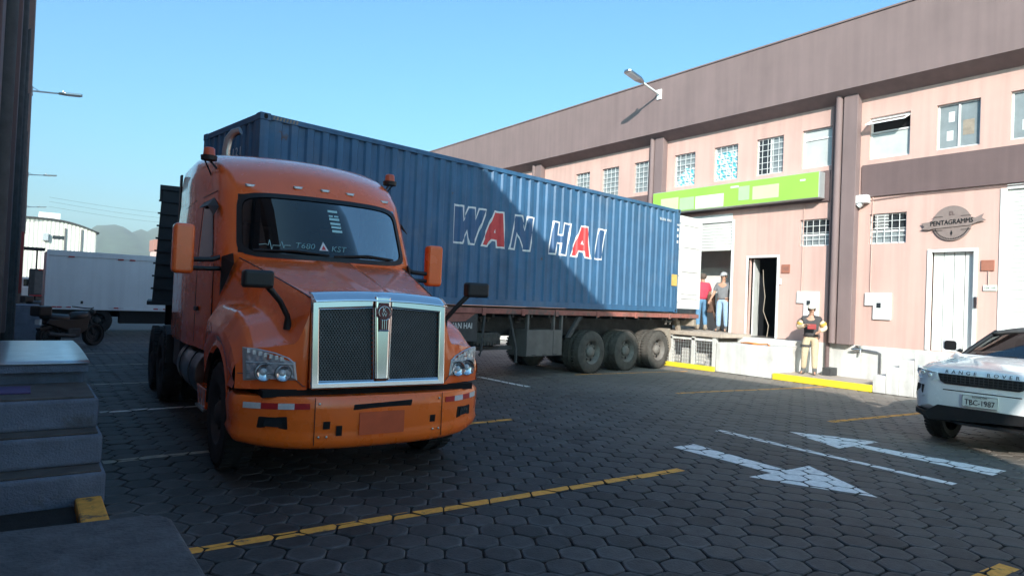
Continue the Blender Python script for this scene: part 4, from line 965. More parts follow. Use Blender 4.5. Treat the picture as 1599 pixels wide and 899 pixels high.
# black seal round the glass with rounded corners
m = MB(); NB = 72
def seal(t, k):
    a = 2 * PI * t; cx, cz = math.cos(a), math.sin(a); e = 8.0
    rr = (abs(cx) ** e + abs(cz) ** e) ** (-1 / e); x, z = cx * rr, cz * rr
    sx, sz = (.965, .362) if k == 0 else (.915, .312)
    zc = 2.388; zz = zc + z * sz; xx = x * sx * ft(max(2.03, min(2.76, zz)), 3)
    if k == 1:
        return WS(xx, zz, .016)
    ex = 1.03; return WS(xx * 1.0, zz, .010)
m.grid(lambda u, v: seal(u, int(round(v))), NB, 1)
sealo = m.build('windscreen_seal', M['black'], tk, smooth=True)
m = MB(); m.tube([WS(-.8, 2.10, .03), WS(-.4, 2.115, .03), WS(-.05, 2.09, .03)], .012, 6); m.tube([WS(.75, 2.10, .03), WS(.4, 2.12, .03), WS(0, 2.085, .03)], .012, 6); m.build('wiper', M['black'], tk)
# cab interior
m = MB(); m.prism([(-.88, 1.95, 1.75), (-.88, 1.88, 2.08), (-.88, 2.35, 2.04), (-.88, 2.4, 1.75)], (1.76, 0, 0)); m.build('dashboard', M['black'], tk)
for x in (-.5, .45):
    m = MB(); m.box(x - .27, x + .27, 2.65, 3.15, 1.45, 1.7); m.prism([(x - .25, 3.05, 1.7), (x - .25, 3.2, 1.7), (x - .25, 3.3, 2.5), (x - .25, 3.2, 2.5)], (.5, 0, 0)); so = m.build('seat', M['seat'], tk, bevel=.05, seg=3)
    m = MB(); m.box(x - .11, x + .11, 3.18, 3.28, 2.38, 2.55); m.build('headrest', M['seat_red'] if x > 0 else M['seat'], so, bevel=.04)
m = MB(); m.box(-1.0, 1.0, 3.5, 3.55, 1.1, 3.1); m.build('cab_back_wall', M['seat'], tk)  # dark back wall; its colour carries the shade inside the cab
m = MB(); c = Vector((.42, 2.42, 2.08)); 
m.tube([c + Vector((.22 * math.cos(a), .1 * math.sin(a), .2 * math.sin(a))) for a in [2 * PI * k / 20 for k in range(21)]], .016, 6); m.build('steering_wheel', M['black'], tk, auto=60)
m = MB(); m.tube([(-.42, front(2.66, .42) + .06, 2.66), (-.30, front(2.6, .3) + .08, 2.60)], .008, 5); m.box(-.32, -.2, front(2.6, .25) + .06, front(2.6, .25) + .1, 2.585, 2.66); m.build('dash_camera', M['black'], tk)
# windscreen stickers
m = MB()
for k, (z, w, h_) in enumerate(((2.60, .055, .026), (2.545, .055, .018), (2.51, .057, .028), (2.458, .057, .026), (2.417, .055, .024), (2.372, .057, .028))):
    x = .045 + .03 * (2.6 - z) / .23
    if k == 1:
        m.poly([WS(x - w, z - h_ / 2, .008), WS(x - .008, z - h_ / 2, .008), WS(x - .008, z + h_ / 2, .008), WS(x - w, z + h_ / 2, .008)]); m.poly([WS(x + .006, z - h_ / 2, .008), WS(x + w, z - h_ / 2, .008), WS(x + w, z + h_ / 2, .008), WS(x + .006, z + h_ / 2, .008)])
    else: m.poly([WS(x - w, z - h_ / 2, .008), WS(x + w, z - h_ / 2, .008), WS(x + w, z + h_ / 2, .008), WS(x - w, z + h_ / 2, .008)])
m.build('sticker_strip', M['sticker'], tk, fix=False)
m = MB(); pts = [(-.74, 2.165), (-.68, 2.175), (-.655, 2.165), (-.64, 2.22), (-.625, 2.12), (-.61, 2.165), (-.54, 2.165), (-.525, 2.21), (-.51, 2.14), (-.50, 2.17), (-.44, 2.17)]
m.tube([WS(x, z, .012) for x, z in pts], .0045, 4); m.build('heartbeat_sticker', M['sticker'], tk)
text_mesh('T680', .085, .0005, lambda x, y, z: WS(-.30 + x, 2.175 + y, .012), M['sticker'], 'lettering', tk, width=1.15, shear=.25)
m = MB(); m.poly([WS(-.15, 2.14, .01), WS(-.05, 2.14, .01), WS(-.10, 2.24, .01)]); m.build('triangle_sticker', M['letter_white'], tk)
m = MB(); m.poly([WS(-.125, 2.15, .012), WS(-.075, 2.15, .012), WS(-.10, 2.20, .012)]); m.build('triangle_mark', M['letter_red'], tk)
text_mesh('KST', .085, .0005, lambda x, y, z: WS(.06 + x, 2.165 + y, .012), M['sticker'], 'lettering', tk, width=1.15, shear=.25)
m = MB(); m.box(.70, .80, 2.0, 2.2, 2.05, 2.22); m.box(.62, .66, 1.98, 2.02, 2.05, 2.14); m.build('dash_ornament', M['sticker'], tk, bevel=.02)

# hood and fenders in one moulded shell
def df(x):
    a = abs(x); return .13 + .10 * (1 - sm(.58, .66, a)) + .27 * (max(0, a - .55) / .62) ** 1.7
def hoodz(x, d):
    a = abs(x); t = (d - .12) / 1.73; we = .60 + .34 * t
    zc = 1.655 + .43 * max(0, t) ** .92 - .05 * (min(a, we) / we) ** 2
    zc += .022 * (1 - sm(.085 + .10 * t, .125 + .10 * t, a)) * sm(1.05, .75, t)
    zc -= .035 * (1 - sm(.0, .10, d - .12))
    zf = ip([(.25, 1.20), (.4, 1.255), (.6, 1.38), (.8, 1.455), (1.0, 1.50), (1.25, 1.515), (1.85, 1.53)], d)
    zf += .10 * sm(.62, 0, (a - we)) * .5 - .07 * (max(0, a - .75) / .42) ** 2 - .14 * sm(1.06, 1.19, a)
    k = sm(we - .01, we + .15, a); return zc * (1 - k) + zf * k
XS = sorted(set([round(-1.175 + 2.35 * i / 70, 4) for i in range(71)]))
def hood_pt(u, v):
    x = -1.175 + 2.35 * u; d0 = df(x); d = d0 + (1.86 - d0) * v; return (x, d, hoodz(x, d))
m = MB(); m.grid(hood_pt, 84, 44)
def fr_pt(u, v):
    x = -1.175 + 2.35 * u; d0 = df(x); zt = hoodz(x, d0); b = .855; z = b + (zt - b) * v; return (x, d0 + .012 * math.sin(PI * v) * -1 + (.05 * (1 - v) * 0), z)
m.grid(fr_pt, 84, 10)
for s in (-1, 1):
    def side_pt(u, v, s=s):
        d0 = df(1.175); d = d0 + (1.86 - d0) * u; zt = hoodz(1.175, d); q = (d - 1.22) / .63
        zb = .52 + .63 * math.sqrt(max(0, 1 - q * q)) if abs(q) < 1 else .52
        if d < .62: zb = max(zb, .855)
        if d > 1.83: zb = .62
        zb = min(zb, zt - .02); z = zt + (zb - zt) * v
        return (s * (1.175 + .022 * math.sin(PI * min(1, v * 1.3)) + .018 * sm(.75, 1, v)), d, z)
    m.grid(side_pt, 60, 8)
hood = m.build('hood', M['orange'], tk, auto=40)
# seams of the moulded hood
for s in (-1, 1):
    q = MB(); q.tube([(s * (.595 + .34 * (d - .12) / 1.73), d, hoodz(s * (.595 + .34 * (d - .12) / 1.73), d) + .001) for d in [.2 + .1 * k for k in range(17)]], .005, 4); q.build('seam', M['chassis'], hood)
    q = MB(); q.tube([(s * x, df(x) - .014, .985 - .10 * sm(.8, .66, x)) for x in (1.16, 1.1, 1.0, .9, .8, .74, .68, .655)], .004, 4); q.build('seam', M['chassis'], hood)
    q = MB(); q.grid(lambda u, v: (s * (.66 + .50 * v), 1.22 + .615 * math.cos(PI * u), .52 + .615 * math.sin(PI * u)), 18, 1); q.quad((s * .66, .55, .5), (s * .66, 1.9, .5), (s * .66, 1.9, 1.4), (s * .66, .55, 1.4)); q.build('wheel_arch_liner', M['dark'], tk)
    # cowl gap and vents in front of the door
    q = MB(); q.prism([(s * 1.07, 1.87, 1.62), (s * 1.07, 1.87, 2.02), (s * .98, 1.76, 2.06), (s * .98, 1.70, 1.95)], (0, .03, -.01)); q.build('cowl_panel', M['black'], tk)
m = MB(); m.box(-.62, .62, .25, 3.2, .55, 1.45); m.box(-.40, .40, 3.2, 7.9, .72, .98); m.build('chassis', M['dark'], tk)

# grille
def GD(z): return .085 + .05 * (z - .86) / .78
def gp(x, z, o=0): return (x, GD(z) - o, z)
m = MB()
def bar(pts, o0=.03, dpt=.055): m.prism([gp(x, z, -o0) for x, z in pts], (0, -dpt, 0))
bar([(-.635, .865), (-.605, .865), (-.565, .925), (-.575, 1.545), (-.64, 1.635)]); bar([(.605, .865), (.635, .865), (.64, 1.635), (.575, 1.545), (.565, .925)])
bar([(-.605, .865), (.605, .865), (.565, .925), (-.565, .925)]); 
bar([(-.64, 1.635), (-.575, 1.545), (-.085, 1.575), (-.085, 1.66)]); bar([(.64, 1.635), (.085, 1.66), (.085, 1.575), (.575, 1.545)])
gs = m.build('grille_surround', M['chrome'], tk, bevel=.014, seg=3)
m = MB(); bar([(-.078, 1.68), (-.060, .926), (.060, .926), (.078, 1.68)], .02, .06); m.build('centre_bar', M['chrome'], gs, bevel=.02, seg=3)
m = MB(); m.grid(lambda u, v: ((-1 + 2 * u) * (.65 - .012 * v), .085 + .16 * v, 1.605 + .03 * (1 - (2 * u - 1) ** 2) + .085 * math.sin(v * PI / 2)), 24, 6); m.build('hood_lip', M['chrome'], gs, smooth=True, thick=.006)
for s in (-1, 1):
    q = MB(); q.prism([gp(s * x, z, -.04) for x, z in ((.07, .92), (.57, .92), (.58, 1.56), (.08, 1.58))], (0, .02, 0)); q.build('grille_backing', M['dark'], gs)
    q = MB(); st_ = .021
    def clipseg(p, dr):
        # clip a line to the opening
        x0, x1 = (.078, .568); z0, z1 = .922, 1.56; t0, t1 = -9, 9
        for c, d_, lo, hi in ((p[0], dr[0], x0, x1), (p[1], dr[1], z0, z1)):
            a, b = (lo - c) / d_, (hi - c) / d_; t0 = max(t0, min(a, b)); t1 = min(t1, max(a, b))
        return (t0, t1) if t1 > t0 + .01 else None
    for dr in ((.55, .835), (-.55, .835)):
        for k in range(-45, 60):
            p = (.32 + k * st_ * 1.25, 1.24); c = clipseg(p, dr)
            if not c: continue
            a = (p[0] + dr[0] * c[0], p[1] + dr[1] * c[0]); b = (p[0] + dr[0] * c[1], p[1] + dr[1] * c[1]); n_ = Vector((-dr[1], dr[0])) * .0042; o = -.012 if dr[0] > 0 else -.017
            q.prism([gp(s * (a[0] + n_.x), a[1] + n_.y, o), gp(s * (b[0] + n_.x), b[1] + n_.y, o), gp(s * (b[0] - n_.x), b[1] - n_.y, o), gp(s * (a[0] - n_.x), a[1] - n_.y, o)], (0, .006, 0))
    q.build('grille_mesh', M['mesh_wire'], gs, fix=False)
    q = MB(); q.tube([gp(s * x, z, .012) for x, z in ((.572, .93), (.578, 1.545), (.088, 1.572), (.072, .93), (.572, .93))], .007, 6); q.build('inner_trim', M['chrome'], gs)
# badge: round head with a striped tongue below
m = MB(); m.prism([gp(.068 * math.cos(2 * PI * k / 28), 1.535 + .068 * math.sin(2 * PI * k / 28), .05) for k in range(28)], (0, -.012, 0)); bg = m.build('badge', M['badge_red'], gs, bevel=.003)
m = MB(); m.prism([gp(-.045, 1.585, .048), gp(.045, 1.585, .048), gp(.04, 1.62, .048), gp(-.04, 1.62, .048)], (0, -.016, 0)); m.prism([gp(-.045, 1.48, .048), gp(.045, 1.48, .048), gp(.042, 1.375, .048), gp(-.042, 1.375, .048)], (0, -.012, 0)); m.build('badge_tongue', M['badge_red'], bg, bevel=.002)
m = MB(); 
for x in (-.02, 0, .02): m.tube([gp(x, 1.47, .064), gp(x, 1.385, .064)], .003, 4)
m.tube([gp(-.046, 1.37, .06), gp(.046, 1.37, .06)], .006, 6); m.tube([gp(.072 * math.cos(2 * PI * k / 28), 1.535 + .072 * math.sin(2 * PI * k / 28), .058) for k in range(29)], .004, 5); m.tube([gp(.054 * math.cos(2 * PI * k / 28), 1.535 + .054 * math.sin(2 * PI * k / 28), .064) for k in range(29)], .002, 4); m.build('badge_trim', M['chrome'], bg)
text_mesh('K', .06, .001, lambda x, y, z: gp(x, 1.555 + y, .064 + z), M['brushed'], 'lettering', bg); text_mesh('W', .05, .001, lambda x, y, z: gp(x, 1.512 + y, .064 + z), M['brushed'], 'lettering', bg)

# headlights
hl = [(1.125, 1.20), (1.03, 1.195), (.90, 1.165), (.80, 1.125), (.755, 1.085), (.735, .945), (1.11, .935)]
def FP(x, z, o): return (x, df(x) - .012 - o, z)
for s in (-1, 1):
    q = MB(); pts = hl if s > 0 else [(-x, z) for x, z in hl]
    n_ = 7
    def inner(f):
        cx = sum(p[0] for p in pts) / n_; cz = sum(p[1] for p in pts) / n_; return [(cx + (x - cx) * f, cz + (z - cz) * f) for x, z in pts]
    o_ = [FP(x, z, .004) for x, z in inner(1.05)]; i_ = [FP(x, z, .016) for x, z in inner(.93)]
    for k in range(n_): q.quad(o_[k], o_[(k + 1) % n_], i_[(k + 1) % n_], i_[k])
    ho = q.build('headlight', M['frame_alu'], tk)
    q = MB(); q.grid(lambda u, v: FP(s * (.745 + .375 * u), (.945 + (1.095 + .10 * sm(0, 1, u * 1.15) - .945) * v), .004 + .004 * math.sin(u * 40) * math.sin(v * 18)), 40, 16); q.build('reflector', M['lamp_chrome'], ho, smooth=True)
    q = MB(); q.tube([FP(s * x, 1.075 + .02 * (x - .75), .014) for x in (.76, .85, .95, 1.05, 1.11)], .006, 5); q.build('divider', M['lens'], ho)
    for x, r_, zz in ((.84, .05, 1.00), (.98, .055, 1.005)):
        q = MB(); c = Vector(FP(s * x, zz, .012)); q.lathe([(r_ * 1.35, .022), (r_ * 1.2, .012), (r_ * .8, .003), (r_ * .3, 0)], c, (0, -1, 0), 22); q.build('bowl', M['chrome'], ho, smooth=True)
        q = MB(); q.lathe([(r_ * 1.44, .008), (r_ * 1.44, .02), (r_ * 1.34, .024), (r_ * 1.34, .01)], c, (0, -1, 0), 22); q.build('bezel', M['toolbox'], ho, smooth=True)
        r_ *= .55; q = MB(); c = Vector(FP(s * x, zz, .014)); q.lathe([(r_, 0), (r_ * .8, .012), (r_ * .4, .022), (0, .026)], c, (0, -1, 0), 18); q.build('bulb', M['lens'], ho, smooth=True)
    q = MB()
    for k in range(7):
        x = .84 + k * .04; q.box(min(s * x, s * (x + .028)), max(s * x, s * (x + .028)), df(x) - .03, df(x) - .015, 1.10 + .01 * k, 1.135 + .01 * k)
    q.build('indicator', M['lamp_chrome'], ho, fix=False)
    q = MB(); q.box(min(s * .93, s * .96), max(s * .93, s * .96), df(.94) - .032, df(.94) - .02, 1.11, 1.15); q.build('amber_bulb', M['amber'], ho)
    q = MB(); q.grid(lambda u, v: FP(s * (.742 + .375 * u), (.942 + (1.098 + .10 * sm(0, 1, u * 1.15) - .942) * v),   .036), 14, 6); q.build('lens', M['lamp_glass'], ho, smooth=True)

# bumper
def bd_(x): return -.015 + .40 * (abs(x) / 1.19) ** 3.4
path = [(-1.165, .80), (-1.18, .62)] + [(-1.19 + 2.38 * k / 40, bd_(-1.19 + 2.38 * k / 40)) for k in range(41)] + [(1.18, .62), (1.165, .80)]
def bump_pt(u, v):
    i = min(len(path) - 1, int(round(u * (len(path) - 1)))); x, d = path[i]; t = abs(x) / 1.19; zb = .355 + .055 * t ** 3
    prof = [(zb, .16), (zb, .05), (zb + .025, .018), (zb + .08, .0), (zb + .13, .012), (zb + .16, .010), (.70, .0), (.77, .006), (.805, .03), (.805, .16)]
    z, o = prof[int(round(v * 9))]; nx = x / 1.19 * sm(.7, 1, t); return (x - nx * o, d + o * (1 - .7 * sm(.7, 1, t)), z)
m = MB(); m.grid(bump_pt, len(path) - 1, 9); bp = m.build('bumper', M['orange_bumper'], tk, auto=50)
def BP(x, z, o): return (x, bd_(x) - o + (.009 if .48 < z < .56 else .0), z)
def on_bump(name, x0, x1, z0, z1, mm, o=.004, n=8):
    q = MB(); q.grid(lambda u, v: BP(x0 + (x1 - x0) * u, z0 + (z1 - z0) * v, o), n, 1); return q.build(name, mm, bp, thick=.003)
for s in (-1, 1):
    on_bump('panel_joint', s * .60 - .003, s * .60 + .003, .40, .80, M['dark'], .003, 1)
    for k in range(4):
        a, b = .64 + k * .12, .64 + (k + 1) * .12; on_bump('reflective_tape', min(s * a, s * b), max(s * a, s * b), .705, .755, M['tape_red'] if k % 2 == 0 else M['tape_white'], .005, 4)
    q = MB(); q.prism([BP(s * x, z, .006) for x, z in ((.80, .535), (1.02, .545), (1.01, .64), (.81, .645))], (0, .02, 0)); fo_ = q.build('fog_light', M['dark'], bp, bevel=.01)
    q = MB(); q.prism([BP(s * x, z, .01) for x, z in ((.84, .555), (.98, .562), (.97, .625), (.85, .63))], (0, .01, 0)); q.build('lens', M['window_dark'], fo_)
    on_bump('slot', s * .50 - .028, s * .50 + .028, .535, .60, M['dark'], .004, 1)
    for x, z in ((.565, .75), (.565, .47), (.50, .47)):
        q = MB(); c = BP(s * x, z, .004); q.lathe([(.011, 0), (.009, .006), (0, .008)], c, (0, -1, 0), 10); q.build('bolt', M['brushed'], bp)
on_bump('slot', -.42, -.37, .475, .56, M['dark'], .004, 1)
q = MB(); q.prism([BP(-.28, .685, .003), BP(.27, .70, .003), BP(.28, .755, .003), BP(-.27, .735, .003)], (0, .02, 0)); q.build('tow_slot', M['dark'], bp, bevel=.008)
on_bump('blank_plate', -.22, .20, .47, .665, mat('dull_red_plate', (.62, .10, .03), .5, var=.12, scale=4), .006, 4)
m = MB(); m.box(-1.0, 1.0, .16, .5, .80, .86); m.build('bumper_gap', M['dark'], tk)  # black filler painting the shade between hood and bumper
m = MB(); m.box(-.9, .9, .2, .6, .40, .5); m.build('underside', M['dark'], tk)

# mirrors, hood mirrors, marker lamps, beacons
for s in (-1, 1):
    q = MB(); q.prism([(s * x, 1.90, z) for x, z in rounded(1.425, 2.08, .10, .255, .045)], (0, .15, 0)); mo = q.build('mirror', M['orange'], tk, bevel=.035, seg=4)
    q = MB(); q.tube([(s * 1.0, 1.99, 2.04), (s * 1.15, 1.96, 1.985), (s * 1.34, 1.96, 1.975)], .026, 8); q.tube([(s * 1.03, 1.96, 1.90), (s * 1.15, 1.95, 1.89), (s * 1.34, 1.96, 1.885)], .024, 8); q.box(min(s * 1.0, s * 1.05), max(s * 1.0, s * 1.05), 1.93, 2.03, 1.84, 2.06); q.build('arm', M['black'], mo, auto=50)
    q = MB(); q.prism([(s * 1.34, 2.052, 1.86), (s * 1.51, 2.052, 1.86), (s * 1.51, 2.052, 2.30), (s * 1.34, 2.052, 2.30)], (0, .004, 0)); q.build('glass', M['chrome'], mo)
    q = MB(); q.prism([(s * x, .20, z) for x, z in rounded(1.06, 1.78, .125, .075, .03)], (0, .12, 0)); hm = q.build('hood_mirror', M['black'], tk, bevel=.03, seg=3)
    q = MB(); q.tube([(s * .98, .27, 1.73), (s * .86, .30, 1.60), (s * .775, .36, 1.47), (s * .765, .38, 1.36)], [.028, .024, .024, .04], 8); q.build('arm', M['black'], hm, auto=50)
    for x in ((.78, .30, 0) if s > 0 else (.78, .30)):
        z = 2.825 + (.02 if x < .5 else 0.0)
        q = MB(); c = Vector(WS(s * x, z, .0)); q.prism([(c.x + dx, c.y - .022, c.z + dz) for dx, dz in ((-.055, 0.014), (.055, .014), (.04, -.018), (-.04, -.018))], (0, .04, 0)); lo = q.build('marker_lamp', M['frame_alu'], tk, bevel=.008)
        q = MB(); q.prism([(c.x + dx, c.y - .027, c.z + dz) for dx, dz in ((-.04, .008), (.04, .008), (.03, -.012), (-.03, -.012))], (0, .006, 0)); q.build('lens', M['lens'], lo)
    q = MB(); q.lathe([(0, .095), (.045, .095), (.06, .08), (.066, .0), (.0, .0)], (s * 1.11, 2.74, 3.20), (0, 0, 1), 18); bo = q.build('beacon', M['amber'], tk, auto=50)
    q = MB(); q.lathe([(.0, 0), (.09, 0), (.085, -.05), (.0, -.05)], (s * 1.11, 2.74, 3.20), (0, 0, 1), 18); q.tube([(s * 1.11, 2.74, 3.16), (s * 1.02, 2.7, 3.05), (s * 1.03, 2.6, 2.9)], .012, 6); q.tube([(s * 1.16, 2.74, 3.16), (s * 1.05, 2.85, 2.98), (s * 1.04, 2.8, 2.86)], .009, 6); q.build('base', M['black'], bo, auto=50)
    # side window with rain visor, door seams and handle
    X = 1.105
    def sx(z): return s * (ft(z, 4) + .008)
    def cabx(z, d): dk = ft(z, 2) + .28; return s * (ft(z, 4) + .03 * max(0, min(1, (d - dk) / (3.05 - dk))) + .010)
    wq = [(2.16, 2.04), (2.92, 1.97), (2.96, 2.62), (2.50, 2.64)]
    q = MB(); q.grid(lambda u, v: (lambda d, z: (cabx(z, d), d, z))((wq[0][0] * (1 - u) + wq[1][0] * u) * (1 - v) + (wq[3][0] * (1 - u) + wq[2][0] * u) * v, (wq[0][1] * (1 - u) + wq[1][1] * u) * (1 - v) + (wq[3][1] * (1 - u) + wq[2][1] * u) * v), 10, 8); q.build('side_window', M['dark_glass'], tk, thick=.006)
    q = MB(); q.add([(sx(2.6) + s * .0, 2.2, 2.58), (sx(2.7), 2.5, 2.70), (sx(2.7), 3.05, 2.72), (sx(2.6) + s * .07, 3.05, 2.63), (sx(2.6) + s * .07, 2.45, 2.60), (sx(2.5) + s * .05, 2.15, 2.47)], [(0, 1, 4, 5), (1, 2, 3, 4)]); q.build('rain_visor', M['black'], tk, thick=.01)
    q = MB()
    q.tube([(s * (ft(2.78, 4) + .002), 2.4, 2.765), (s * (ft(2.78, 4) + .03), 3.05, 2.76), (s * (ft(2.78, 4) + .077), 3.3, 2.74), (s * (ft(2.78, 4) + .077), 4.8, 2.70)], .006, 4)
    q.tube([(s * (ft(z, 4) + .03), 3.05, z) for z in (1.05, 1.6, 2.1, 2.7)], .006, 4); q.tube([(s * (ft(z, 4) + .002), 2.12, z) for z in (1.05, 1.6, 1.95)], .006, 4); q.build('door_seam', M['dark'], tk)
    q = MB(); q.box(min(s * 1.13, s * 1.16), max(s * 1.13, s * 1.16), 2.80, 2.98, 1.42, 1.47); q.build('door_handle', M['black'], tk, bevel=.01)
    q = MB(); q.box(min(s * 1.10, s * 1.125), max(s * 1.10, s * 1.125), 4.97, 5.10, 1.05, 3.28); q.build('side_extender', M['black'], tk)
    # tank, step, battery box
    q = MB(); q.lathe([(0, 0), (.30, 0), (.325, .03), (.325, 1.37), (.30, 1.4), (0, 1.4)], (s * .84, 2.75, .70), (0, 1, 0), 30); fo_ = q.build('fuel_tank', M['brushed'], tk, auto=40)
    q = MB()
    for d in (3.05, 3.8): q.lathe([(.328, 0), (.334, 0), (.334, .05), (.328, .05)], (s * .84, d, .70), (0, 1, 0), 30)
    q.build('tank_strap', M['chassis'], fo_, auto=40)
    q = MB(); q.box(min(s * .7, s * 1.13), max(s * .7, s * 1.13), 4.25, 4.80, .62, .98); q.build('battery_box', M['toolbox'], tk, bevel=.012)
    q = MB(); q.prism([(s * 1.14, 2.0, .42), (s * 1.14, 2.45, .42), (s * 1.14, 2.6, .62), (s * 1.14, 2.0, .62)], (-s * .25, 0, 0)); q.build('step', M['orange'], tk, bevel=.01)
    q = MB(); q.box(min(s * .9, s * 1.16), max(s * .9, s * 1.16), 1.98, 2.5, .395, .418); q.build('step_plate', M['brushed'], tk)
# exhaust stack behind the sleeper
m = MB(); m.tube([(-.52, 5.12, 1.2), (-.52, 5.12, 3.75), (-.50, 5.10, 3.92), (-.44, 5.04, 4.02), (-.36, 4.98, 4.05)], [.06] * 5, 14); m.build('exhaust_stack', M['brushed'], tk, auto=50)
# wheels
s0 = wheel_geo(tk, .505, .29, M['rubber'], M['chassis'], axis=(-1, 0, 0), dish=.05)
s0.location = (-1.03, 1.22, .505); s0.rotation_euler = (0, 0, 0)
dup_wheel(s0, (1.03, 1.22, .505), PI)
d0 = None
for yy in (5.55, 6.85):
    for x, rz in ((-1.09, 0), (-.76, PI), (.76, 0), (1.09, PI)):
        if d0 is None: d0 = wheel_geo(tk, .51, .27, M['rubber'], M['chassis'], axis=(-1, 0, 0)); d0.location = (x, yy, .51)
        else: dup_wheel(d0, (x, yy, .51), rz)
    m = MB(); m.tube([(-1.0, yy, .51), (1.0, yy, .51)], .09, 10); m.build('axle', M['chassis'], tk, auto=40)
m = MB(); m.tube([(-1.0, 1.22, .48), (1.0, 1.22, .48)], .06, 8); m.build('axle', M['chassis'], tk, auto=40)
m = MB(); m.box(-.45, .45, 5.7, 6.7, .98, 1.19); m.build('fifth_wheel', M['chassis'], tk, bevel=.03)
for s in (-1, 1):
    m = MB(); m.prism([(s * .65, 5.03, .60), (s * .65, 5.03, 1.0), (s * .65, 5.2, 1.12), (s * .65, 5.22, 1.09), (s * .65, 5.06, .98), (s * .65, 5.06, .60)], (s * .55, 0, 0)); m.build('mudguard', M['box_dark'], tk)

# ------------------------------------------------------------------ white car parked nose out by the stairs (local: x right of the picture, y backwards)
CA = R(3.5)
cr = thing('parked_car', (9.78, 3.19, 0), -(PI / 2 + CA), 'white sport utility car parked nose out at the right edge, half in sun', 'car')
def cw(y): return ip([(0, .62), (.05, .74), (.12, .82), (.25, .89), (.45, .935), (.8, .95), (3.6, .95), (4.1, .90), (4.36, .78)], y)
def chz(y): return ip([(0, .98), (.04, 1.03), (.15, 1.065), (.5, 1.115), (1.0, 1.17), (1.3, 1.19), (4.1, 1.24), (4.36, 1.15)], y)
def sect(y):
    w = cw(y); h = chz(y); zb = ip([(0, .50), (.1, .44), (.3, .42), (4.0, .42), (4.36, .5)], y)
    sh = h - .10 * (1 if y < 1.3 else .4)
    half = [(0, zb), (w * .75, zb), (w * .97, zb + .05), (w, zb + .22), (w * .985, sh - .14), (w * .965, sh), (w * .90, sh + .055), (w * .72, h - .012), (w * .35, h), (0, h + .004)]
    if y > 1.32: half = half[:6] + [(w * .93, sh + .03), (w * .88, sh + .04), (w * .4, sh + .04), (0, sh + .04)]
    return [(x, y, z) for x, z in half] + [(-x, y, z) for x, z in half[1:-1]][::-1]
yst = [0, .02, .05, .09, .15, .25, .35, .5, .7, 1.0, 1.2, 1.31, 1.33, 1.6, 2.2, 3.0, 3.6, 4.0, 4.25, 4.36]
m = MB(); rg_ = [sect(y) for y in yst]; n = len(rg_[0])
def arch(y, z): return any((y - c) ** 2 + (z - .36) ** 2 < .41 ** 2 for c in (.90, 3.56))
fs = []
for j in range(len(yst) - 1):
    for i in range(n): fs.append((j * n + i, j * n + (i + 1) % n, (j + 1) * n + (i + 1) % n, (j + 1) * n + i))
fs.append(tuple(range(n))); fs.append(tuple((len(yst) - 1) * n + i for i in range(n)))
m.add([p for r_ in rg_ for p in r_], fs); cbody = m.build('body', M['car_white'], cr, auto=32)
# roof and pillars
rw = [(1.28, .80, 1.17, .0), (1.62, .70, 1.42, 0), (1.98, .62, 1.585, 0), (2.4, .60, 1.635, 0), (3.2, .58, 1.60, 0), (3.9, .55, 1.52, 0)]
def roof_pt(u, v):
    y = 1.92 + 2.1 * v; w = ip([(1.92, .635), (2.4, .615), (3.2, .60), (4.02, .56)], y); z = ip([(1.92, 1.565), (2.1, 1.605), (2.5, 1.635), (3.2, 1.60), (4.02, 1.50)], y); x = (2 * u - 1) * w
    return (x, y, z - .055 * abs(2 * u - 1) ** 3)
m = MB(); m.grid(roof_pt, 14, 12); m.build('roof', M['chassis'], cr, smooth=True, thick=.03)
def ws_pt(u, v):
    y = 1.26 + .68 * v; w = .83 - .21 * v; x = (2 * u - 1) * w; return (x, y + .16 * abs(2 * u - 1) ** 2.5 * (1 - .4 * v), 1.175 + .385 * v ** .93 - .03 * abs(2 * u - 1) ** 3)
m = MB(); m.grid(ws_pt, 16, 8); m.build('windscreen', M['car_glass'], cr, smooth=True)
for s in (-1, 1):
    q = MB(); q.tube([ws_pt(.5 + s * .5, v) for v in (0, .25, .5, .75, 1)], .035, 8); q.build('pillar', M['black'], cr, auto=60)
    q = MB(); q.add([(s * .84, 1.5, 1.2), (s * .66, 2.05, 1.53), (s * .60, 3.3, 1.55), (s * .58, 4.0, 1.46), (s * .82, 4.15, 1.24), (s * .86, 2.6, 1.22)], [(0, 1, 2, 5), (2, 3, 4, 5)]); q.build('side_glass', M['dark_glass'], cr, thick=.01)
    q = MB(); q.tube([(s * .87, 1.55, 1.22), (s * .95, 1.52, 1.25)], .03, 6); q.build
    mo = q.build('mirror', M['black'], cr)
    q = MB(); q.prism([(s * x, 1.44, z) for x, z in rounded(1.0, 1.31, .105, .085, .05)], (0, .14, 0)); q.build('shell', M['car_white'], mo, bevel=.035, seg=3)
    q = MB(); q.prism([(s * x, 1.43, z) for x, z in rounded(.985, 1.30, .085, .07, .04)], (0, .01, 0)); q.build('shell_front', M['black'], mo, bevel=.005)
q = MB(); q.add([(-.5, 4.05, 1.48), (.5, 4.05, 1.48), (.75, 4.3, 1.2), (-.75, 4.3, 1.2)], [(0, 1, 2, 3)]); q.build('rear_glass', M['dark_glass'], cr, thick=.01)
m = MB(); m.box(-.8, .8, 1.55, 1.75, .8, 1.14); m.build('dashboard', M['black'], cr)
for x in (-.38, .38):
    m = MB(); m.box(x - .24, x + .24, 2.1, 2.6, .7, .9); m.prism([(x - .22, 2.5, .9), (x - .22, 2.62, .9), (x - .22, 2.75, 1.42), (x - .22, 2.65, 1.42)], (.44, 0, 0)); m.build('seat', M['seat'], cr, bevel=.04)
m = MB(); m.box(-.6, .6, 3.3, 3.36, .7, 1.4); m.build('rear_seat', M['seat'], cr)
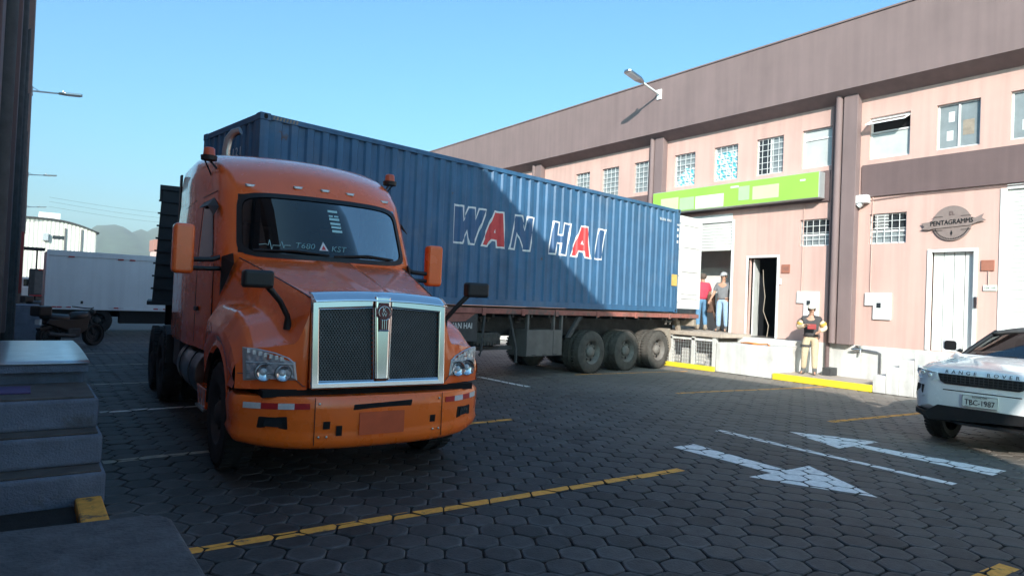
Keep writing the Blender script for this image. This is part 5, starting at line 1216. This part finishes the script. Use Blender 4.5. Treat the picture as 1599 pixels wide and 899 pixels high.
m = MB(); m.tube([ws_pt(.12, .02), ws_pt(.45, .05)], .012, 5); m.tube([ws_pt(.52, .02), ws_pt(.85, .06)], .012, 5); m.build('wiper', M['black'], cr)
def fy(x): # front plan curve of the nose
    a = abs(x); return ip([(0, 0), (.62, .0), (.74, .05), (.82, .12), (.89, .25), (.935, .45)], a)
def nose(name, pts, mm, o=.006, d=.03, par=cr, bevel=.004):
    q = MB(); q.prism([(x, fy(x) - o, z) for x, z in pts], (0, d, 0)); return q.build(name, mm, par, bevel=bevel)
gr_ = nose('grille', [(-.50, .975), (.50, .975), (.47, .875), (.41, .845), (-.41, .845), (-.47, .875)], M['black'], .012)
q = MB()
for k in range(3): q.box(-.46 + .02 * (k == 0), .46 - .02 * (k == 0), -.022, -.012, .868 + k * .034, .876 + k * .034)
for k in range(18): q.box(-.44 + k * .052, -.432 + k * .052, -.018, -.012, .86, .965)
q.build('mesh', M['chassis'], gr_, fix=False)
for s in (-1, 1):
    h_ = nose('headlight', [(s * x, z) for x, z in ((.515, .985), (.66, 1.0), (.80, 1.02), (.905, 1.035), (.90, .96), (.76, .885), (.56, .865), (.49, .885))], M['lens'], .012, .05)
    h_['label'] = 'narrow swept back headlight'
    for x, z in ((.60, .94), (.70, .965)):
        q = MB(); q.lathe([(.03, 0), (.022, .01), (0, .014)], (s * x, fy(x) - .014, z), (0, -1, 0), 14); q.build('lamp', M['lamp_chrome'], h_)
    f_ = nose('air_intake', [(s * x, z) for x, z in ((.68, .80), (.80, .81), (.83, .70), (.70, .685))], M['black'], .006, .03)
    nose('intake_trim', [(s * x, z) for x, z in ((.66, .665), (.84, .69), (.84, .66), (.70, .64))], M['frame_alu'], .01, .02, f_)
nose('slot', [(-.44, .775), (.44, .775), (.44, .762), (-.44, .762)], M['black'], .004, .01)
nose('lower_bumper', [(-.87, .47), (-.64, .46), (-.50, .56), (.50, .56), (.64, .46), (.87, .47), (.86, .40), (.6, .355), (-.6, .355), (-.86, .40)], M['black'], .012, .25, cr, .01)
nose('skid_plate', [(-.3, .37), (.45, .37), (.40, .34), (-.25, .34)], M['black'], .03, .03)
m = MB(); m.box(-.85, .85, .35, 4.2, .30, .44); m.build('sill', M['black'], cr, bevel=.03)
pt = nose('licence_plate', [(-.202 + .0, .74), (.202, .74), (.202, .585), (-.202, .585)], M['plate_white'], .03, .02)
text_mesh('TBC-1987', .098, .001, lambda x, y, z: (x, -.033 - z, .645 + y), M['black'], 'lettering', pt, width=.83, spacing=.98)
text_mesh('ECUADOR', .035, .0005, lambda x, y, z: (x, -.032 - z, .717 + y), M['chassis'], 'lettering', pt)
q = MB(); q.tube([(-.195, -.031, .733), (.195, -.031, .733), (.195, -.031, .592), (-.195, -.031, .592), (-.195, -.031, .733)], .002, 4); q.build('border', M['black'], pt)
text_mesh('RANGE', .062, .002, lambda x, y, z: (-.235 + x, -.006 + .25 * max(0, (1.008 + y) - .98) - z, 1.005 + y), M['black'], 'lettering', cr, spacing=1.9, width=1.15)
text_mesh('ROVER', .062, .002, lambda x, y, z: (.235 + x, -.006 + .25 * max(0, (1.008 + y) - .98) - z, 1.005 + y), M['black'], 'lettering', cr, spacing=1.9, width=1.15)
for s in (-1, 1):
    q = MB(); q.tube([(s * (.70 - .25 * t), .12 + 1.1 * t, chz(.12 + 1.1 * t) + .003) for t in (0, .3, .6, 1)], .008, 4); q.build('hood_crease', M['car_white'], cbody, smooth=True)
c0 = wheel_geo(cr, .365, .235, M['rubber'], M['frame_alu'], axis=(-1, 0, 0), rimr=.68, dish=.03, lugs=5); c0.location = (-.81, .90, .365)
for x, y, rz in ((.81, .90, PI), (-.81, 3.56, 0), (.81, 3.56, PI)): dup_wheel(c0, (x, y, .365), rz)
for s in (-1, 1):
    for y in (.90, 3.56):
        q = MB(); q.grid(lambda u, v: (s * (.955 + .012 * (v > .5)), y + (.40 + .05 * v) * math.cos(PI * u), .365 + (.40 + .05 * v) * math.sin(PI * u)), 18, 1); q.prism([(s * .952, y + .40 * math.cos(PI * k / 16), .365 + .40 * math.sin(PI * k / 16)) for k in range(17)], (s * .006, 0, 0)); q.build('wheel_arch', M['black'], cr)  # black trim ring, plus black half disc for the shaded, uncut wheel well

# ------------------------------------------------------------------ people (local: face towards -y, x to the right of someone looking at them)
def skin_mesh(name, pts, edges, radii, m, parent, sub=2):
    me = bpy.data.meshes.new(name); me.from_pydata(pts, edges, []); me.update(); me.materials.append(m)
    o = bpy.data.objects.new(name, me); C.objects.link(o); o.parent = parent
    bm = bmesh.new(); bm.from_mesh(me); ly = bm.verts.layers.skin.verify(); bm.verts.ensure_lookup_table()
    for i, v in enumerate(bm.verts):
        r = radii[i]; v[ly].radius = (r, r) if not isinstance(r, tuple) else r; v[ly].use_root = (i == 0)
    bm.to_mesh(me); bm.free()
    o.modifiers.new('skin', 'SKIN').use_smooth_shade = True
    s = o.modifiers.new('smooth', 'SUBSURF'); s.levels = sub; s.render_levels = sub
    return o
def chain(J, names):
    return [J[n][0] for n in names]
def build_skin(name, J, links, m, parent, scale=1.0, sub=2):
    names = []
    for a, b in links:
        for n in (a, b):
            if n not in names: names.append(n)
    idx = {n: i for i, n in enumerate(names)}
    return skin_mesh(name, [J[n][0] for n in names], [(idx[a], idx[b]) for a, b in links], [(J[n][1][0] * scale, J[n][1][1] * scale) if isinstance(J[n][1], tuple) else J[n][1] * scale for n in names], m, parent, sub)
def person(loc, rz, label, pose, look):
    t = thing('person', loc, rz, label, 'person')
    J = {'pelvis': ((0, 0, .96), (.15, .105)), 'waist': ((0, .0, 1.10), (.135, .10)), 'chest': ((0, .01, 1.30), (.165, .115)), 'neckbase': ((0, .015, 1.455), (.085, .07)), 'neck': ((0, .01, 1.52), .055),
         'jaw': ((0, -.015, 1.575), (.062, .07)), 'head': ((0, 0, 1.65), (.078, .098)), 'crown': ((0, .01, 1.715), (.06, .075)),
         'hl': ((-.10, 0, .92), .095), 'hr': ((.10, 0, .92), .095), 'kl': ((-.11, -.02, .50), .062), 'kr': ((.11, -.02, .50), .062), 'al': ((-.12, .02, .09), .042), 'ar': ((.12, .02, .09), .042),
         'tl': ((-.14, -.15, .04), (.045, .03)), 'tr': ((.14, -.15, .04), (.045, .03)),
         'sl': ((-.185, .01, 1.40), .062), 'sr': ((.185, .01, 1.40), .062), 'el': ((-.25, .03, 1.13), .046), 'er': ((.25, .03, 1.13), .046), 'wl': ((-.26, -.08, .90), .03), 'wr': ((.26, -.08, .90), .03)}
    for k, v in pose.items(): J[k] = (v, J[k][1])
    links = [('pelvis', 'waist'), ('waist', 'chest'), ('chest', 'neckbase'), ('neckbase', 'neck'), ('neck', 'jaw'), ('jaw', 'head'), ('head', 'crown'), ('pelvis', 'hl'), ('hl', 'kl'), ('kl', 'al'), ('al', 'tl'), ('pelvis', 'hr'), ('hr', 'kr'), ('kr', 'ar'), ('ar', 'tr'),
             ('chest', 'sl'), ('sl', 'el'), ('el', 'wl'), ('chest', 'sr'), ('sr', 'er'), ('er', 'wr')]
    for s, w, e in (('l', 'wl', 'el'), ('r', 'wr', 'er')):
        p = Vector(J[w][0]); d = (p - Vector(J[e][0])).normalized(); u = d.cross(Vector((0, 0, 1) if abs(d.z) < .8 else (0, -1, 0))).normalized(); n = d.cross(u)
        J['palm' + s] = (tuple(p + d * .06), (.036, .022)); links.append((w, 'palm' + s))
        for k, (off, ln) in enumerate(((-.033, .070), (-.011, .082), (.011, .078), (.031, .062))):
            a = p + d * .09 + u * off; b = a + d * ln * .5 + n * .012; c = b + d * ln * .4 + n * .028
            J[f'f{s}{k}a'] = (tuple(a), .0095); J[f'f{s}{k}b'] = (tuple(b), .0085); J[f'f{s}{k}c'] = (tuple(c), .0075)
            links += [('palm' + s, f'f{s}{k}a'), (f'f{s}{k}a', f'f{s}{k}b'), (f'f{s}{k}b', f'f{s}{k}c')]
        a = p + d * .045 - u * .04; b = a + d * .035 - u * .02 + n * .015
        J['th' + s] = (tuple(a), .011); J['tt' + s] = (tuple(b), .009); links += [('palm' + s, 'th' + s), ('th' + s, 'tt' + s)]
    build_skin('body', J, links, M['skin'], t)
    # face: nose, brows, eyes, mouth, ears
    hd_ = Vector(J['head'][0]); q = MB(); q.prism([hd_ + Vector(v) for v in ((-.014, -.095, -.03), (.014, -.095, -.03), (0, -.088, .015))], (0, -.022, -.004)); q.build('nose', M['skin'], t, bevel=.006)
    q = MB()
    for s in (-1, 1): q.box(hd_.x + s * .032 - .013, hd_.x + s * .032 + .013, hd_.y - .098, hd_.y - .088, hd_.z - .002, hd_.z + .010)
    q.box(hd_.x - .022, hd_.x + .022, hd_.y - .096, hd_.y - .086, hd_.z - .068, hd_.z - .06); q.build('eyes_and_mouth', M['hair'], t)
    for s in (-1, 1): q = MB(); q.lathe([(0, .012), (.02, .010), (.026, 0), (0, -.01)], hd_ + Vector((s * .082, .01, -.015)), (s, 0, 0), 10); q.build('ear', M['skin'], t, smooth=True)
    # trousers
    T = dict(J); T['hl'] = (J['hl'][0], .112); T['hr'] = (J['hr'][0], .112); T['kl'] = (J['kl'][0], .085); T['kr'] = (J['kr'][0], .085)
    for a, k in (('al', 'kl'), ('ar', 'kr')):
        p = Vector(J[a][0]); kk = Vector(J[k][0]); T[a] = (tuple(p + (kk - p) * .10), .068)
    T['pelvis'] = (J['pelvis'][0], (.168, .125)); T['waist'] = ((J['waist'][0][0], J['waist'][0][1], 1.06), (.15, .115))
    build_skin('trousers', T, [('pelvis', 'waist'), ('pelvis', 'hl'), ('hl', 'kl'), ('kl', 'al'), ('pelvis', 'hr'), ('hr', 'kr'), ('kr', 'ar')], look['trousers'], t)
    # shirt or jacket, sleeves
    B = dict(J); k = look.get('bulk', 1.0)
    B['pelvis'] = ((J['pelvis'][0][0], J['pelvis'][0][1], .985), (.172 * k, .13 * k)); B['waist'] = (J['waist'][0], (.155 * k, .12 * k)); B['chest'] = (J['chest'][0], (.185 * k, .135 * k)); B['neckbase'] = (J['neckbase'][0], (.10, .085)); 
    nk = J['neck'][0]; B['collar'] = ((nk[0], nk[1] + .005, nk[2] - (.005 if look.get('sleeve') else .03)), (.075, .07))
    lk = [('waist', 'pelvis'), ('waist', 'chest'), ('chest', 'neckbase'), ('neckbase', 'collar')]
    for s in 'lr':
        B['s' + s] = (J['s' + s][0], .078 * k); lk.append(('chest', 's' + s))
        e = Vector(J['e' + s][0]); sh = Vector(J['s' + s][0]); B['half' + s] = (tuple(sh + (e - sh) * (.30 if look.get('sleeve') else .8)), .066 * k); lk.append(('s' + s, 'half' + s))
    build_skin('shirt', B, lk, look['shirt'], t)
    if look.get('sleeve'):
        for s in 'lr':
            e = Vector(J['e' + s][0]); sh = Vector(J['s' + s][0]); wv = Vector(J['w' + s][0])
            SJ = {'a': (tuple(sh + (e - sh) * .16), .088), 'b': (tuple(e), .068), 'c': (tuple(e + (wv - e) * .95), .05)}
            build_skin('sleeve', SJ, [('a', 'b'), ('b', 'c')], look['sleeve'], t)
            q = MB(); a_ = sh + (e - sh) * .45; b_ = sh + (e - sh) * .68; q.tube([a_, b_], .09, 12); q.build('sleeve_band', look['band'], t, auto=50)
    for a, tt in (('al', 'tl'), ('ar', 'tr')):
        p = Vector(J[a][0]); f = Vector(J[tt][0]); d = Vector((f.x - p.x, f.y - p.y, 0)).normalized()
        SH = {'shaft': (tuple(p + Vector((0, 0, .12))), .06), 'ankle': (tuple(p + Vector((0, 0, -.025))), (.058, .055)), 'toe': (tuple(Vector((f.x, f.y, .045))), (.052, .042)), 'heel': (tuple(Vector((p.x, p.y, .045)) - d * .05), (.05, .045))}
        build_skin('shoe', SH, [('shaft', 'ankle'), ('ankle', 'toe'), ('ankle', 'heel')], look['shoe'], t)
    if look.get('cap'):
        q = MB(); c = hd_ + Vector((0, .005, .022)); q.lathe([(.102, 0), (.103, .03), (.092, .072), (.06, .10), (0, .112)], c, (0, 0, 1), 20); co = q.build('cap', look['cap'], t, smooth=True)
        q = MB(); q.prism([c + Vector((.085 * math.cos(a) * 1.0, -.06 - .125 * math.sin(a), .008 - .03 * math.sin(a))) for a in [PI * k_ / 10 for k_ in range(11)]], (0, 0, .012)); q.build('peak', look['cap'], co, bevel=.003)
    hr_ = .92 if look.get('cap') else 1.0
    q = MB(); q.lathe([(.088 * hr_, -.05), (.102 * hr_, 0), (.098 * hr_, .05), (.07 * hr_, .09), (0, .105 * hr_)], hd_ + Vector((0, .022, .0)), (0, .25, 1), 20); 
    q.build('hair', look['hair'], t, smooth=True)
    return t
gd = person((16.02, 8.93, .15), -R(62), 'guard in pale cap, charcoal vest and tan trousers standing on the yellow kerb', 
    {'el': (-.30, -.0, 1.16), 'wl': (-.13, -.22, 1.24), 'er': (.33, .05, 1.17), 'wr': (.20, -.16, 1.10), 'kl': (-.13, -.05, .50), 'al': (-.15, .03, .09), 'tl': (-.2, -.12, .04), 'kr': (.10, -.02, .50), 'ar': (.11, -.03, .09), 'tr': (.12, -.2, .04)},
    dict(trousers=M['tan'], shirt=M['jacket'], sleeve=M['sleeve'], band=M['sleeve_band'], shoe=M['boot'], cap=M['cap'], hair=M['hair'], bulk=1.12))
m = MB(); m.lathe([(.118, -.03), (.122, 0), (.118, .03)], (-.115, -.01, .72), (0, 0, 1), 16); m.build('thigh_strap', M['jacket'], gd, auto=60)
ph = MB(); ph.box(-.10, .10, -.03, .03, -.065, .065); po = tag(ph.build('pouch', M['red'], None, bevel=.012), 'red pouch held at the chest by the guard', 'pouch'); po.location = Vector((16.02, 8.93, 1.36)) + Matrix.Rotation(-R(62), 3, 'Z') @ Vector((0.02, -.30, 0)); po.rotation_euler = (0, 0, -R(62))
m1 = person((16.85, 12.93, 1.03), R(150), 'man in a crimson shirt and blue jeans seen from behind on the loading dock', {'el': (-.27, -.02, 1.14), 'wl': (-.2, -.2, 1.02), 'er': (.27, -.05, 1.14), 'wr': (.16, -.24, 1.06)},
    dict(trousers=M['jeans'], shirt=M['red_shirt'], shoe=M['dust'], hair=M['hair_grey'], bulk=1.06))
m2 = person((16.75, 12.10, 1.03), -R(75), 'man in a grey cap and grey shirt standing on the loading dock', {'el': (-.27, -.04, 1.13), 'wl': (-.30, -.2, .95)},
    dict(trousers=M['jeans_pale'], shirt=M['grey_shirt'], shoe=M['boot'], cap=M['cap_grey'], hair=M['hair'], bulk=1.04))
ht = thing('hand_truck', (16.95, 12.45, 1.03), R(20), 'dark brown frame leaning beside the man in the grey cap', 'hand truck')
m = MB(); m.tube([(-.14, -.1, .02), (-.14, .2, 1.05)], .03, 6); m.tube([(.14, -.1, .02), (.14, .2, 1.05)], .03, 6)
for k in range(5): m.tube([(-.14, -.07 + .06 * k, .12 + k * .22), (.14, -.07 + .06 * k, .12 + k * .22)], .02, 6)
m.build('frame', M['brown_wood'], ht)
m = MB(); m.box(-.17, .17, .1, .26, .55, 1.1); m.build('load', M['brown_wood'], ht, bevel=.03)
stick = MB(); stick.tube([(16.72, 10.60, .98), (16.70, 10.55, 1.3), (16.66, 10.70, 1.7), (16.66, 10.66, 2.1), (16.64, 10.71, 2.5), (16.62, 10.72, 2.85)], [.012, .013, .011, .012, .010, .008], 6); tag(stick.build('stick', M['dust'], None, auto=60), 'crooked wooden stick leaning in the dark doorway', 'stick')

# ------------------------------------------------------------------ vehicles behind the truck
def simple_wheels(parent, xs, ys, r, w, axis, proto=None):
    w0 = None
    for x in xs:
        for y in ys:
            if w0 is None: w0 = wheel_geo(parent, r, w, M['rubber'], M['chassis'], axis=axis); w0.location = (x, y, r)
            else: dup_wheel(w0, (x, y, r))
bt = thing('box_truck', (.6, 26, 0), R(1.5), 'white box truck parked across the yard behind the orange truck', 'truck')
m = MB(); m.box(.0, 5.6, 0, 2.3, .80, 2.68); bo = m.build('box', M['box_white'], bt, bevel=.03)
m = MB(); m.box(-.03, 5.63, -.02, .03, 2.52, 2.70); m.box(-.03, 5.63, -.02, .03, .78, .86); m.box(-.035, .02, -.02, .05, .86, 2.52); m.build('edge_rail', M['box_white'], bo, bevel=.006)
for x in (.55, 1.95, 2.30, 3.3, 3.62, 5.0): q = MB(); q.box(x, x + .17, -.028, -.018, 2.49, 2.53); q.build('marker_lamp', M['tape_red'], bo)
for x, c in ((.15, 0), (.3, 0), (.45, 1), (.55, 0), (1.75, 1), (1.9, 0), (2.05, 1), (3.1, 0), (3.25, 1), (3.4, 0)): q = MB(); q.box(x, x + .14, -.028, -.018, .84, .88); q.build('reflective_tape', M['tape_red'] if c == 0 else M['tape_white'], bo)
q = MB(); q.box(.95, 1.02, -.01, .0, .98, 1.07); q.build('vent', M['black'], bo)
m = MB(); m.box(.1, 7.2, .5, 1.8, .55, .79); m.build('chassis', M['dark'], bt)
m = MB(); m.box(2.1, 5.3, .1, .5, .34, .78); m.build('shade_box', M['black'], bt); m = MB(); m.box(.05, .9, .12, .5, .45, .78); m.build('shade_box', M['black'], bt)  # black boxes enlarged to darken the space under the cargo box
m = MB(); m.prism([(5.75, .1, .55), (7.3, .1, .55), (7.4, .1, 1.3), (7.1, .1, 2.2), (5.75, .1, 2.25)], (0, 2.1, 0)); cbo = m.build('cab', M['box_white'], bt, bevel=.06)
m = MB(); m.box(6.2, 7.0, .08, .095, 1.4, 2.0); m.build('side_window', M['dark_glass'], cbo)
simple_wheels(bt, (1.45, 6.5), (.16, 2.14), .43, .25, (0, -1, 0))
dt = thing('cargo_truck', (2.40, 17.2, 0), -R(8.2), 'tall black ribbed cargo body of a truck just visible behind the orange cab', 'truck')
m = MB(); m.prism([(.0, 0, 1.32), (.10, 0, 4.0), (4.9, 0, 4.0), (4.9, 0, 1.32)], (0, 2.3, 0)); db = m.build('cargo_body', M['box_dark'], dt, bevel=.02)
m = MB(); m.box(.05, 4.95, -.04, 2.34, 3.90, 4.02); m.box(-.10, 4.95, -.05, 2.35, 1.24, 1.33); m.build('edge_rail', M['box_dark'], db, bevel=.01)
for k in range(8): q = MB(); q.box(-.035 + .0105 * k, 4.9, -.045, -.001, 1.6 + k * .29, 1.64 + k * .29); q.build('rib', M['box_dark'], db)
m = MB(); m.box(.3, 6.8, .6, 1.7, .75, 1.22); m.build('chassis', M['dark'], dt)
m = MB(); m.box(5.1, 6.9, .05, 2.25, .7, 3.0); m.build('cab', M['box_dark'], dt, bevel=.1)
simple_wheels(dt, (1.2, 2.5, 6.2), (.2, 2.1), .5, .3, (0, -1, 0))
gt = thing('small_truck', (.15, 45, 0), 0, 'small dark grey box truck far down the yard', 'truck')
m = MB(); m.box(.1, 2.1, 0, 3.5, .8, 2.32); gb = m.build('cargo_box', M['chassis'], gt, bevel=.03)
q = MB(); q.box(.35, 1.9, -.02, -.005, .95, 2.2); q.build('rear_door', M['toolbox'], gb)
q = MB(); q.box(.15, 1.1, -.02, -.005, .82, .88); q.build('tail_strip', M['tape_red'], gb); q = MB(); q.box(.5, .8, -.03, -.01, 2.24, 2.31); q.build('brake_lamp', M['tape_red'], gb)
m = MB(); m.box(.2, 2.0, 3.6, 5.2, .5, 2.0); m.build('cab', M['box_white'], gt, bevel=.08)
simple_wheels(gt, (.25, 1.95), (.9, 4.4), .38, .25, (-1, 0, 0))
def motorcycle(loc, rz, label):
    t = thing('motorcycle', loc, rz, label, 'motorcycle', 'motorcycles by the left wall')
    w = None
    for y in (0, 1.28):
        if w is None: w = wheel_geo(t, .30, .11, M['rubber'], M['chassis'], axis=(-1, 0, 0), rimr=.72, dish=.02); w.location = (0, y, .30)
        else: dup_wheel(w, (0, y, .30))
    q = MB(); q.tube([(0, .45, .72), (0, .7, .78), (0, .95, .80), (0, 1.1, .86)], [.10, .14, .13, .06], 10); q.build('tank', M['black'], t, smooth=True)
    q = MB(); q.tube([(0, -.25, .80), (0, 0, .76), (0, .35, .72), (0, .6, .76)], [.05, .12, .13, .08], 10); q.build('seat', M['black'], t, smooth=True)
    q = MB(); q.tube([(0, 1.28, .3), (0, 1.08, .92)], .035, 8); q.tube([(0, 0, .30), (0, .5, .38), (0, .95, .70)], .03, 8); q.tube([(.14, .6, .28), (.16, -.15, .36)], .05, 8); q.build('frame', M['chassis'], t)
    q = MB(); q.prism([(-.12, -.2, .62), (-.12, .3, .46), (-.12, .75, .30), (-.12, 1.0, .42), (-.12, 1.08, .86), (-.12, .6, .72), (-.12, -.1, .74)], (.24, 0, 0)); q.build('fairing', M['black'], t, bevel=.03)
    q = MB(); q.box(-.16, .16, -.42, -.06, .80, 1.06); q.build('top_box', M['black'], t, bevel=.04)
    q = MB(); q.box(-.13, .13, .42, .8, .24, .50); q.build('engine', M['chassis'], t, bevel=.04)
    q = MB(); q.tube([(-.36, .92, 1.03), (-.12, 1.06, 1.0), (.12, 1.06, 1.0), (.36, .92, 1.03)], .016, 6); q.build('handlebar', M['black'], t)
    q = MB(); q.lathe([(0, .09), (.06, .07), (.085, 0), (0, -.06)], (0, 1.2, .90), (0, 1, 0), 14); q.build('headlamp', M['chassis'], t)
    q = MB(); q.box(-.09, .09, -.33, -.27, .58, .72); q.build('tail_lamp', M['lens'], t, bevel=.02)
    q = MB(); q.prism([(.07, -.3, .50), (.07, .2, .62), (.07, .28, .58), (.07, -.28, .44)], (-.14, 0, 0)); q.build('mudguard', M['black'], t)
    return t
motorcycle((.58, 20.4, 0), -R(52), 'black motorcycle parked beside the steps in front of the white box truck')
motorcycle((.35, 33, 0), -R(60), 'dark motorcycle farther back by the left wall')
# warehouse shed, its roof tank and the canopy at the end of the yard
sd = thing('shed', (-6.67, 125, 0), 0, 'pale corrugated metal shed with a curved roof at the end of the yard', 'building')
sd.scale = (1.667, 1.667, 1.667)
m = MB(); xs = [k * .16 for k in range(60)]
def shz(x): return 6.78 - .85 * (max(0, (x - 5.4)) / 3.95) ** 2 - .2 * (max(0, 5.0 - x) / 5) ** 2
vs = []
for k, x in enumerate(xs): vs += [(x, .05 * (k % 2), 0), (x, .05 * (k % 2), shz(x))]
m.add(vs, [(2 * k, 2 * k + 2, 2 * k + 3, 2 * k + 1) for k in range(len(xs) - 1)]); m.build('wall', M['shed'], sd, fix=False)
m = MB(); n_ = 24; X1 = xs[-1] + .25
m.grid(lambda u, v: (-.2 + (X1 + .2) * u, -.25 + 20 * v, shz(-.2 + (X1 + .2) * u) + .04), n_, 1); m.build('roof', M['chassis'], sd, smooth=True, thick=.12)
m = MB(); m.box(xs[-1] - .05, xs[-1], .06, 19.5, 0, shz(xs[-1])); m.build('side_wall', M['shed'], sd)
q = MB(); q.box(6.0, 6.9, -.05, -.01, 4.95, 5.25); q.build('window', M['window_dark'], sd)
q = MB(); q.box(5.2, 5.7, -.3, -.01, 4.7, 5.4); q.build('vent', M['frame_alu'], sd, bevel=.05)
for x in (6.9, 8.2): q = MB(); q.box(x, x + .12, -.1, -.0, 0, 6.0); q.build('column', M['toolbox'], sd)
q = MB(); q.box(4.9, 6.6, 2.0, 5, 6.4, 7.5); tag(q.build('roof_room', M['frame_white'], None, bevel=.03), 'white block on the roof of the pale shed', 'roof room'); bpy.data.objects['roof_room'].location = (-6.67, 125, 0); bpy.data.objects['roof_room'].scale = (1.667, 1.667, 1.667)
cn = thing('canopy', (.5, 46, 0), 0, 'thin dark canopy on a post at the end of the yard', 'canopy')
m = MB(); m.box(-.75, .42, -.1, 2, 3.42, 3.54); m.build('roof', M['chassis'], cn); m = MB(); m.box(.02, .10, 0, .08, 0, 3.42); m.build('post', M['chassis'], cn)
bg_ = thing('low_building', (46, 330, 0), 0, 'reddish building half hidden behind the black cargo body', 'building')
m = MB(); m.box(0, 14, 0, 12, 0, 17); m.build('wall', M['pink'], bg_); m = MB(); m.box(-.4, 14.4, -.4, 12.4, 17, 22); m.build('roof', M['rust_plate'], bg_)
tw = thing('parked_van', (-.1, 60, 0), 0, 'pale van parked far down the yard under the canopy', 'van')
m = MB(); m.prism([(0, 0, .4), (0, 0, 1.1), (0, .25, 1.9), (0, 4.2, 1.9), (0, 4.6, 1.1), (0, 4.6, .4)], (1.1, 0, 0)); m.build('body', M['frame_white'], tw, bevel=.08)
m = MB(); m.box(.12, .98, .04, .18, 1.2, 1.75); m.build('rear_window', M['dark_glass'], tw)
simple_wheels(tw, (.1, 1.0), (.9, 3.7), .32, .2, (-1, 0, 0))
wr_ = MB()
for z0, z1 in ((11.5, 13.0), (11.0, 12.2), (10.4, 11.6)): wr_.tube([(2 + 30 * k / 12, 95, z0 + (z1 - z0) * k / 12 - 1.2 * math.sin(PI * k / 12)) for k in range(13)], .014, 4)
tag(wr_.build('power_lines', M['wire'], None), 'thin power lines strung above the far end of the yard', 'wires')
pw = MB(); pw.tube([(32, 95, 0), (32, 95, 14)], .14, 8); pw.box(30.5, 33.5, 94.95, 95.05, 12.8, 13.0); tag(pw.build('utility_pole', M['concrete'], None), 'utility pole carrying the power lines beyond the trailer', 'pole')

# morning air: a thin even haze over the whole scene
hz = MB(); hz.box(-950, 1850, -350, 1290, -4, 110)
hm_ = bpy.data.materials.new('haze'); hm_.use_nodes = True; hn = hm_.node_tree.nodes; hn.remove(hn['Principled BSDF'])
pv = hn.new('ShaderNodeVolumePrincipled'); pv.inputs['Color'].default_value = (0.90, 0.97, 1.0, 1); pv.inputs['Density'].default_value = 0.00055; pv.inputs['Anisotropy'].default_value = 0.0
hm_.node_tree.links.new(pv.outputs[0], hn['Material Output'].inputs['Volume'])
tag(hz.build('haze', hm_), 'thin morning haze over the yard and hills', None, None, 'stuff')
